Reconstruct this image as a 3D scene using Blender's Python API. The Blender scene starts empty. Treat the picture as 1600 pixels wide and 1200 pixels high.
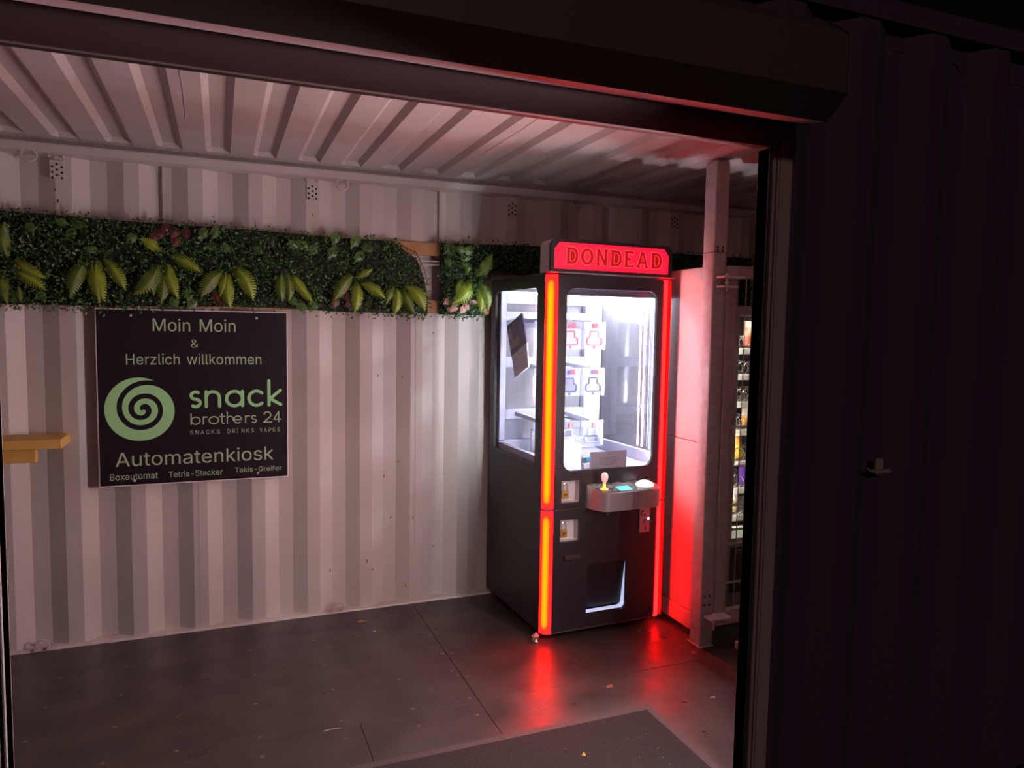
import bpy, bmesh, math, random
import numpy as np
from mathutils import Vector, Matrix, Quaternion
from mathutils.geometry import tessellate_polygon

random.seed(7); RNG = np.random.default_rng(7)
SC = bpy.context.scene
COL = SC.collection

# ------------------------------------------------------------------ camera, world, exposure
YAW, PITCH, ROLL, FPX, CH = 0.38508761, 0.07592946, 0.01669216, 1127.8378, 1.58
def camera():
    fw = Vector((math.sin(YAW)*math.cos(PITCH), math.cos(YAW)*math.cos(PITCH), -math.sin(PITCH)))
    r0 = Vector((math.cos(YAW), -math.sin(YAW), 0)); u0 = r0.cross(fw)
    r = math.cos(ROLL)*r0 + math.sin(ROLL)*u0; u = -math.sin(ROLL)*r0 + math.cos(ROLL)*u0
    c = bpy.data.cameras.new('camera'); o = bpy.data.objects.new('camera', c); COL.objects.link(o)
    c.sensor_width = 36; c.sensor_fit = 'HORIZONTAL'; c.lens = FPX/1600*36
    c.clip_start = 0.02; c.clip_end = 200
    m = Matrix((r, u, -fw)).transposed().to_4x4(); m.translation = Vector((0, 0, CH))
    o.matrix_world = m
    SC.camera = o
camera()
LED_WHITE = 470.0      # radiance of the white LED strips in the claw machine
RED_TUBE = 46.0       # radiance of the red corner tubes
MARQUEE = 4.8
DRINKS = 212.0         # radiance of the added drinks machine's light strip
w = bpy.data.worlds.new('night'); SC.world = w; w.use_nodes = True
w.node_tree.nodes['Background'].inputs[0].default_value = (0.55, 0.38, 0.62, 1)
w.node_tree.nodes['Background'].inputs[1].default_value = 0.0022
sl = bpy.data.lights.new('exterior_fill', 'SUN'); sl.energy = 0.24; sl.angle = .1; sl.color = (1, .74, .72)  # unseen weak fill added so the frame and outer wall are not black
so = bpy.data.objects.new('exterior_fill', sl); COL.objects.link(so); so.rotation_euler = (math.radians(68), 0, math.radians(-14)); so.location = (-3, -6, 6)
SC.view_settings.view_transform = 'Standard'; SC.view_settings.look = 'None'
SC.view_settings.gamma = 1; SC.view_settings.exposure = 0.0; SC.view_settings.use_curve_mapping = False
try:
    SC.cycles.use_denoising = True
    SC.cycles.max_bounces = 10; SC.cycles.diffuse_bounces = 5; SC.cycles.glossy_bounces = 4
    SC.cycles.transparent_max_bounces = 16; SC.cycles.sample_clamp_indirect = 8
    SC.cycles.caustics_reflective = False; SC.cycles.caustics_refractive = False
except Exception:
    pass

# ------------------------------------------------------------------ materials
MATS = {}
def mat(name, col, rough=0.5, metal=0.0, emit=None, estr=0.0, noise=None, bump=0.0, bscale=40, spec=0.5, coat=0.0, rnoise=None):
    """noise = (scale, other colour, amount)"""
    if name in MATS: return MATS[name]
    m = bpy.data.materials.new(name); m.use_nodes = True; MATS[name] = m
    nt = m.node_tree; b = nt.nodes['Principled BSDF']
    b.inputs['Base Color'].default_value = (*col, 1)
    b.inputs['Roughness'].default_value = rough; b.inputs['Metallic'].default_value = metal
    b.inputs['Specular IOR Level'].default_value = spec
    if coat: b.inputs['Coat Weight'].default_value = coat; b.inputs['Coat Roughness'].default_value = 0.1
    tc = nt.nodes.new('ShaderNodeTexCoord')
    if noise:
        n = nt.nodes.new('ShaderNodeTexNoise'); n.inputs['Scale'].default_value = noise[0]; n.inputs['Detail'].default_value = 5
        nt.links.new(tc.outputs['Object'], n.inputs['Vector'])
        rp = nt.nodes.new('ShaderNodeValToRGB')
        rp.color_ramp.elements[0].position = 0.5-noise[2]/2; rp.color_ramp.elements[1].position = 0.5+noise[2]/2
        rp.color_ramp.elements[0].color = (*col, 1); rp.color_ramp.elements[1].color = (*noise[1], 1)
        nt.links.new(n.outputs['Fac'], rp.inputs['Fac']); nt.links.new(rp.outputs['Color'], b.inputs['Base Color'])
    if rnoise:
        n = nt.nodes.new('ShaderNodeTexNoise'); n.inputs['Scale'].default_value = rnoise[0]; n.inputs['Detail'].default_value = 6
        nt.links.new(tc.outputs['Object'], n.inputs['Vector'])
        mr = nt.nodes.new('ShaderNodeMapRange'); mr.inputs['From Min'].default_value = .3; mr.inputs['From Max'].default_value = .7
        mr.inputs['To Min'].default_value = rnoise[1]; mr.inputs['To Max'].default_value = rnoise[2]
        nt.links.new(n.outputs['Fac'], mr.inputs['Value']); nt.links.new(mr.outputs['Result'], b.inputs['Roughness'])
    if bump:
        n = nt.nodes.new('ShaderNodeTexNoise'); n.inputs['Scale'].default_value = bscale; n.inputs['Detail'].default_value = 4
        nt.links.new(tc.outputs['Object'], n.inputs['Vector'])
        bp = nt.nodes.new('ShaderNodeBump'); bp.inputs['Strength'].default_value = bump; bp.inputs['Distance'].default_value = 0.01
        nt.links.new(n.outputs['Fac'], bp.inputs['Height']); nt.links.new(bp.outputs['Normal'], b.inputs['Normal'])
    if emit:
        b.inputs['Emission Color'].default_value = (*emit, 1); b.inputs['Emission Strength'].default_value = estr
    return m

def glass(name, tint=(1, 1, 1), gloss=0.10, rough=0.0, haze=0.0):
    m = bpy.data.materials.new(name); m.use_nodes = True; nt = m.node_tree; MATS[name] = m
    nt.nodes.clear()
    out = nt.nodes.new('ShaderNodeOutputMaterial')
    t = nt.nodes.new('ShaderNodeBsdfTransparent'); t.inputs[0].default_value = (*tint, 1)
    g = nt.nodes.new('ShaderNodeBsdfGlossy'); g.inputs['Roughness'].default_value = rough
    mx = nt.nodes.new('ShaderNodeMixShader'); mx.inputs[0].default_value = gloss
    nt.links.new(t.outputs[0], mx.inputs[1]); nt.links.new(g.outputs[0], mx.inputs[2])
    last = mx
    if haze:
        d = nt.nodes.new('ShaderNodeBsdfDiffuse'); d.inputs[0].default_value = (.8, .82, .9, 1)
        m2 = nt.nodes.new('ShaderNodeMixShader'); m2.inputs[0].default_value = haze
        nt.links.new(mx.outputs[0], m2.inputs[1]); nt.links.new(d.outputs[0], m2.inputs[2]); last = m2
    nt.links.new(last.outputs[0], out.inputs[0])
    return m

M_WALL = mat('white_container_paint', (.59, .545, .52), .5, noise=(3, (.51, .47, .445), .5), bump=.12, bscale=18)
M_CEIL = mat('white_ceiling_paint', (.56, .52, .51), .5, noise=(2.5, (.46, .43, .43), .5), bump=.15, bscale=9)
M_RAIL = mat('white_rail_paint', (.50, .47, .46), .45, bump=.1, bscale=25)
M_EXT = mat('dark_exterior_paint', (.062, .034, .070), .8, bump=.1, bscale=20)
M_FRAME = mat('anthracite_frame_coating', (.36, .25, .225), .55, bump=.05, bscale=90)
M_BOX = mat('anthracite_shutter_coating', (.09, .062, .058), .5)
M_BOXUNDER = mat('pink_glow_underside', (.70, .55, .60), .5)  # pale pink base colour stands in for the light glowing on the underside
M_GROOVE = mat('black_seal', (.01, .008, .009), .6)
M_FLOOR = mat('film_faced_plywood', (.040, .033, .031), .4, noise=(5, (.080, .067, .062), .5), bump=.10, bscale=45, rnoise=(7, .27, .5))
M_SCREW = mat('worn_screw_head', (.20, .175, .165), .5, metal=.3)
M_GAP = mat('joint_dirt', (.03, .027, .026), .9)
M_MAT = mat('black_rubber_mat', (.022, .020, .020), .85, noise=(160, (.045, .042, .040), .4), bump=.8, bscale=220)
M_MATEDGE = mat('rubber_mat_border', (.085, .070, .070), .6, bump=.2, bscale=60)
M_ASPHALT = mat('asphalt', (.014, .013, .014), .9, bump=.6, bscale=80)
M_SIGN = mat('black_sign_face', (.011, .007, .012), .5, spec=.3)
M_SIGNEDGE = mat('white_sign_edge', (.85, .78, .78), .5)
M_LETTER = mat('pale_green_lettering', (.43, .62, .38), .6)
M_LOGO = mat('green_logo_print', (.36, .76, .34), .6)
M_STEEL = mat('painted_steel_ring', (.55, .52, .50), .4, metal=.2)
M_HOLE = mat('vent_hole_dark', (.004, .004, .004), .9)
M_WOOD = mat('pine_wood', (.52, .30, .13), .6, noise=(14, (.40, .21, .08), .5))
M_WOODY = mat('yellow_pine_wood', (.74, .46, .12), .6, noise=(16, (.60, .34, .08), .5))
M_CABLE = mat('white_cable', (.6, .56, .55), .5)
M_BLK = mat('black_cabinet_laminate', (.026, .018, .023), .42, bump=.03, bscale=200)
M_TRIM = mat('mauve_edge_trim', (.16, .11, .12), .35, metal=.5)
M_CHROME = mat('brushed_chrome', (.42, .36, .38), .38, metal=.35)
M_WHITEIN = mat('white_interior_metal', (.40, .41, .53), .45)
M_ALU = mat('aluminium_profile', (.17, .18, .24), .35, metal=.3)
M_MIRROR = mat('interior_mirror', (.62, .63, .70), .08, metal=.72)
M_PLATE = glass('clear_acrylic', (.93, .95, 1), .06, .05, .10)
M_GLASS = glass('window_glass', (.97, .98, 1), .08, 0, .015)
M_GLASSR = glass('side_window_glass', (.80, .81, .86), .30, 0, .10)
M_PINKRED = mat('red_key_outline', (.34, .012, .03), .5)
M_NAVY = mat('navy_key_outline', (.010, .010, .040), .5)
M_BLUE = mat('blue_key_outline', (.02, .02, .32), .5)
M_GREYKEY = mat('frosted_key_outline', (.30, .32, .42), .5)
M_REDTAG = mat('red_tag', (.75, .03, .05), .5)
M_WHITETAG = mat('white_tag', (.8, .8, .85), .5)
M_BRASS = mat('padlock_brass', (.72, .42, .12), .4, metal=.35)
M_SHACKLE = mat('padlock_steel', (.8, .76, .76), .25, metal=.5)
M_RECESS = mat('lock_recess_metal', (.80, .74, .75), .5)
M_INK = mat('grey_print', (.20, .18, .20), .8)
M_GALV = mat('galvanised_steel', (.52, .45, .46), .5, metal=.15, noise=(22, (.38, .33, .34), .5))
M_PANEL = mat('white_panel_laminate', (.36, .35, .36), .42)
M_VM = mat('vending_grey_metal', (.34, .32, .29), .45)
M_VMIN = mat('vending_black_interior', (.03, .03, .032), .5)
M_VMSH = mat('vending_shelf_white', (.6, .58, .52), .5)
M_WIRE = mat('steel_spiral_wire', (.8, .78, .75), .25, metal=.8)
M_ZINC = mat('zinc_plated_steel', (.78, .72, .72), .35, metal=.3)
M_RUBBER = mat('black_caster_rubber', (.02, .018, .018), .6)
M_HEDGEBACK = mat('black_plastic_grid', (.006, .008, .006), .7)
M_YELLOW = mat('yellow_webbing', (.75, .62, .02), .6)

def translucent(name, col, amt=.5):
    m = bpy.data.materials.new(name); m.use_nodes = True; nt = m.node_tree; nt.nodes.clear()
    out = nt.nodes.new('ShaderNodeOutputMaterial'); d = nt.nodes.new('ShaderNodeBsdfDiffuse'); t = nt.nodes.new('ShaderNodeBsdfTranslucent'); mx = nt.nodes.new('ShaderNodeMixShader')
    d.inputs[0].default_value = (*col, 1); t.inputs[0].default_value = (*col, 1); mx.inputs[0].default_value = amt
    nt.links.new(d.outputs[0], mx.inputs[1]); nt.links.new(t.outputs[0], mx.inputs[2]); nt.links.new(mx.outputs[0], out.inputs[0]); return m
def leafmat(name, a, b, scale=9, rough=.5):
    m = bpy.data.materials.new(name); m.use_nodes = True; nt = m.node_tree
    p = nt.nodes['Principled BSDF']; p.inputs['Roughness'].default_value = rough
    g = nt.nodes.new('ShaderNodeNewGeometry'); r = nt.nodes.new('ShaderNodeValToRGB')
    r.color_ramp.elements[0].color = (*a, 1); r.color_ramp.elements[1].color = (*b, 1)
    nt.links.new(g.outputs['Random Per Island'], r.inputs['Fac']); nt.links.new(r.outputs['Color'], p.inputs['Base Color'])
    return m
M_LEAF = leafmat('boxwood_leaf', (.016, .058, .016), (.085, .22, .055))
M_FERN = mat('yellow_green_fern', (.17, .25, .018), .45, noise=(3, (.24, .34, .03), .5))
M_FERND = mat('mid_green_fern', (.06, .12, .014), .5, noise=(3, (.14, .21, .025), .5))
M_ROUND = mat('green_round_leaf', (.045, .12, .025), .4, noise=(8, (.09, .19, .045), .5))
M_REDLEAF = mat('dark_red_leaf', (.10, .010, .018), .45, noise=(30, (.08, .03, .02), .5))
M_PINKLEAF = mat('pink_variegated_leaf', (.46, .10, .12), .45, noise=(3.5, (.42, .36, .28), .25))

# ------------------------------------------------------------------ mesh helpers
class MB:
    def __init__(s): s.v = []; s.f = []; s.m = []
    def face(s, idx, mi=0): s.f.append(tuple(idx)); s.m.append(mi)
    def add(s, vs, fs, mi=0):
        n = len(s.v); s.v += [tuple(v) for v in vs]
        for f in fs: s.face([n+i for i in f], mi)
    def box(s, x0, x1, y0, y1, z0, z1, mi=0):
        s.add([(x0,y0,z0),(x1,y0,z0),(x1,y1,z0),(x0,y1,z0),(x0,y0,z1),(x1,y0,z1),(x1,y1,z1),(x0,y1,z1)],
              [(0,3,2,1),(4,5,6,7),(0,1,5,4),(1,2,6,5),(2,3,7,6),(3,0,4,7)], mi)
    def bbox(s, x0, x1, y0, y1, z0, z1, b=.003, mi=0):
        """box with chamfered edges: eight corners cut"""
        bm = bmesh.new()
        vs = [bm.verts.new(c) for c in [(x0,y0,z0),(x1,y0,z0),(x1,y1,z0),(x0,y1,z0),(x0,y0,z1),(x1,y0,z1),(x1,y1,z1),(x0,y1,z1)]]
        for f in [(0,3,2,1),(4,5,6,7),(0,1,5,4),(1,2,6,5),(2,3,7,6),(3,0,4,7)]: bm.faces.new([vs[i] for i in f])
        bmesh.ops.bevel(bm, geom=list(bm.edges), offset=b, segments=1, affect='EDGES')
        bm.verts.index_update(); n = len(s.v)
        s.v += [tuple(v.co) for v in bm.verts]
        for f in bm.faces: s.face([n+v.index for v in f.verts], mi)
        bm.free()
    def tube(s, pts, r, n=8, mi=0, cap=True, closed=False):
        pts = [Vector(p) for p in pts]; rings = []
        L = len(pts); up = None
        for i, p in enumerate(pts):
            if closed: d = pts[(i+1) % L]-pts[i-1]
            else: d = pts[min(i+1, L-1)]-pts[max(i-1, 0)]
            d.normalize()
            if up is None:
                up = d.orthogonal().normalized()
            else:
                up = (up-d*up.dot(d))
                up = up.normalized() if up.length > 1e-6 else d.orthogonal().normalized()
            q = d.cross(up); rr = r[i] if isinstance(r, (list, tuple)) else r
            k = len(s.v); s.v += [tuple(p+rr*(math.cos(a)*up+math.sin(a)*q)) for a in [2*math.pi*j/n for j in range(n)]]
            rings.append(k)
        m = L if closed else L-1
        for i in range(m):
            a, b = rings[i], rings[(i+1) % L]
            for j in range(n): s.face((a+j, a+(j+1) % n, b+(j+1) % n, b+j), mi)
        if cap and not closed:
            s.face([rings[0]+j for j in reversed(range(n))], mi); s.face([rings[-1]+j for j in range(n)], mi)
    def lathe(s, prof, c, ax='z', n=16, mi=0):
        """prof = [(r, h)...] round axis through c"""
        rings = []
        for r, h in prof:
            k = len(s.v); rings.append(k)
            for j in range(n):
                a = 2*math.pi*j/n; u, v = r*math.cos(a), r*math.sin(a)
                s.v.append({'z': (c[0]+u, c[1]+v, c[2]+h), 'y': (c[0]+u, c[1]+h, c[2]+v), 'x': (c[0]+h, c[1]+u, c[2]+v)}[ax])
        for i in range(len(prof)-1):
            for j in range(n): s.face((rings[i]+j, rings[i]+(j+1) % n, rings[i+1]+(j+1) % n, rings[i+1]+j), mi)
        s.face([rings[0]+j for j in reversed(range(n))], mi); s.face([rings[-1]+j for j in range(n)], mi)
    def prism(s, outline, a0, a1, plane='xz', holes=(), mi=0):
        """2D outline (with holes) extruded along the third axis"""
        def P(u, v, h):
            return {'xz': (u, h, v), 'yz': (h, u, v), 'xy': (u, v, h)}[plane]
        loops = [list(outline)]+[list(h) for h in holes]
        flat = [q for l in loops for q in l]
        tris = tessellate_polygon([[Vector((q[0], q[1], 0)) for q in l] for l in loops])
        n = len(s.v); N = len(flat)
        s.v += [P(u, v, a0) for u, v in flat]+[P(u, v, a1) for u, v in flat]
        for t in tris: s.face([n+i for i in t], mi); s.face([n+N+i for i in reversed(t)], mi)
        k = n
        for l in loops:
            L = len(l)
            for i in range(L): j = (i+1) % L; s.face((k+i, k+j, k+N+j, k+N+i), mi)
            k += L
    def build(s, name, mats, parent=None, smooth=False, fix=True):
        me = bpy.data.meshes.new(name); me.from_pydata(s.v, [], s.f)
        if not isinstance(mats, (list, tuple)): mats = [mats]
        for m in mats: me.materials.append(m)
        if len(mats) > 1: me.polygons.foreach_set('material_index', s.m)
        if fix:
            bm = bmesh.new(); bm.from_mesh(me); bmesh.ops.recalc_face_normals(bm, faces=bm.faces); bm.to_mesh(me); bm.free()
        if smooth:
            me.polygons.foreach_set('use_smooth', [True]*len(me.polygons))
            try: me.set_sharp_from_angle(angle=math.radians(40))
            except Exception: pass
        me.update()
        o = bpy.data.objects.new(name, me); COL.objects.link(o)
        if parent is not None: o.parent = parent
        return o
def tag(o, label=None, cat=None, group=None, kind=None):
    if label: o['label'] = label
    if cat: o['category'] = cat
    if group: o['group'] = group
    if kind: o['kind'] = kind
    return o
def empty(name, loc=(0, 0, 0), rz=0, label=None, cat=None, group=None):
    o = bpy.data.objects.new(name, None); COL.objects.link(o); o.location = loc; o.rotation_euler = (0, 0, rz)
    o.empty_display_size = .05
    return tag(o, label, cat, group)
def bx(name, m, parent, *a, b=.002):
    s = MB()
    if b and min(a[1]-a[0], a[3]-a[2], a[5]-a[4]) > 2.5*b: s.bbox(*a, b=b)
    else: s.box(*a)
    return s.build(name, m, parent)
def dup(o, parent=None, loc=None):
    c = o.copy(); COL.objects.link(c)
    if parent is not None: c.parent = parent
    if loc is not None: c.location = loc
    for ch in list(o.children): dup(ch, c)
    return c
def rrect(x0, x1, z0, z1, r, n=6):
    if not isinstance(r, (list, tuple)): r = [r]*4     # bl, br, tr, tl
    out = []
    for (cx, cz, a0, rr) in ((x0+r[0], z0+r[0], 180, r[0]), (x1-r[1], z0+r[1], 270, r[1]), (x1-r[2], z1-r[2], 0, r[2]), (x0+r[3], z1-r[3], 90, r[3])):
        for i in range(n+1):
            a = math.radians(a0+90*i/n); out.append((cx+rr*math.cos(a), cz+rr*math.sin(a)))
    return out
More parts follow.
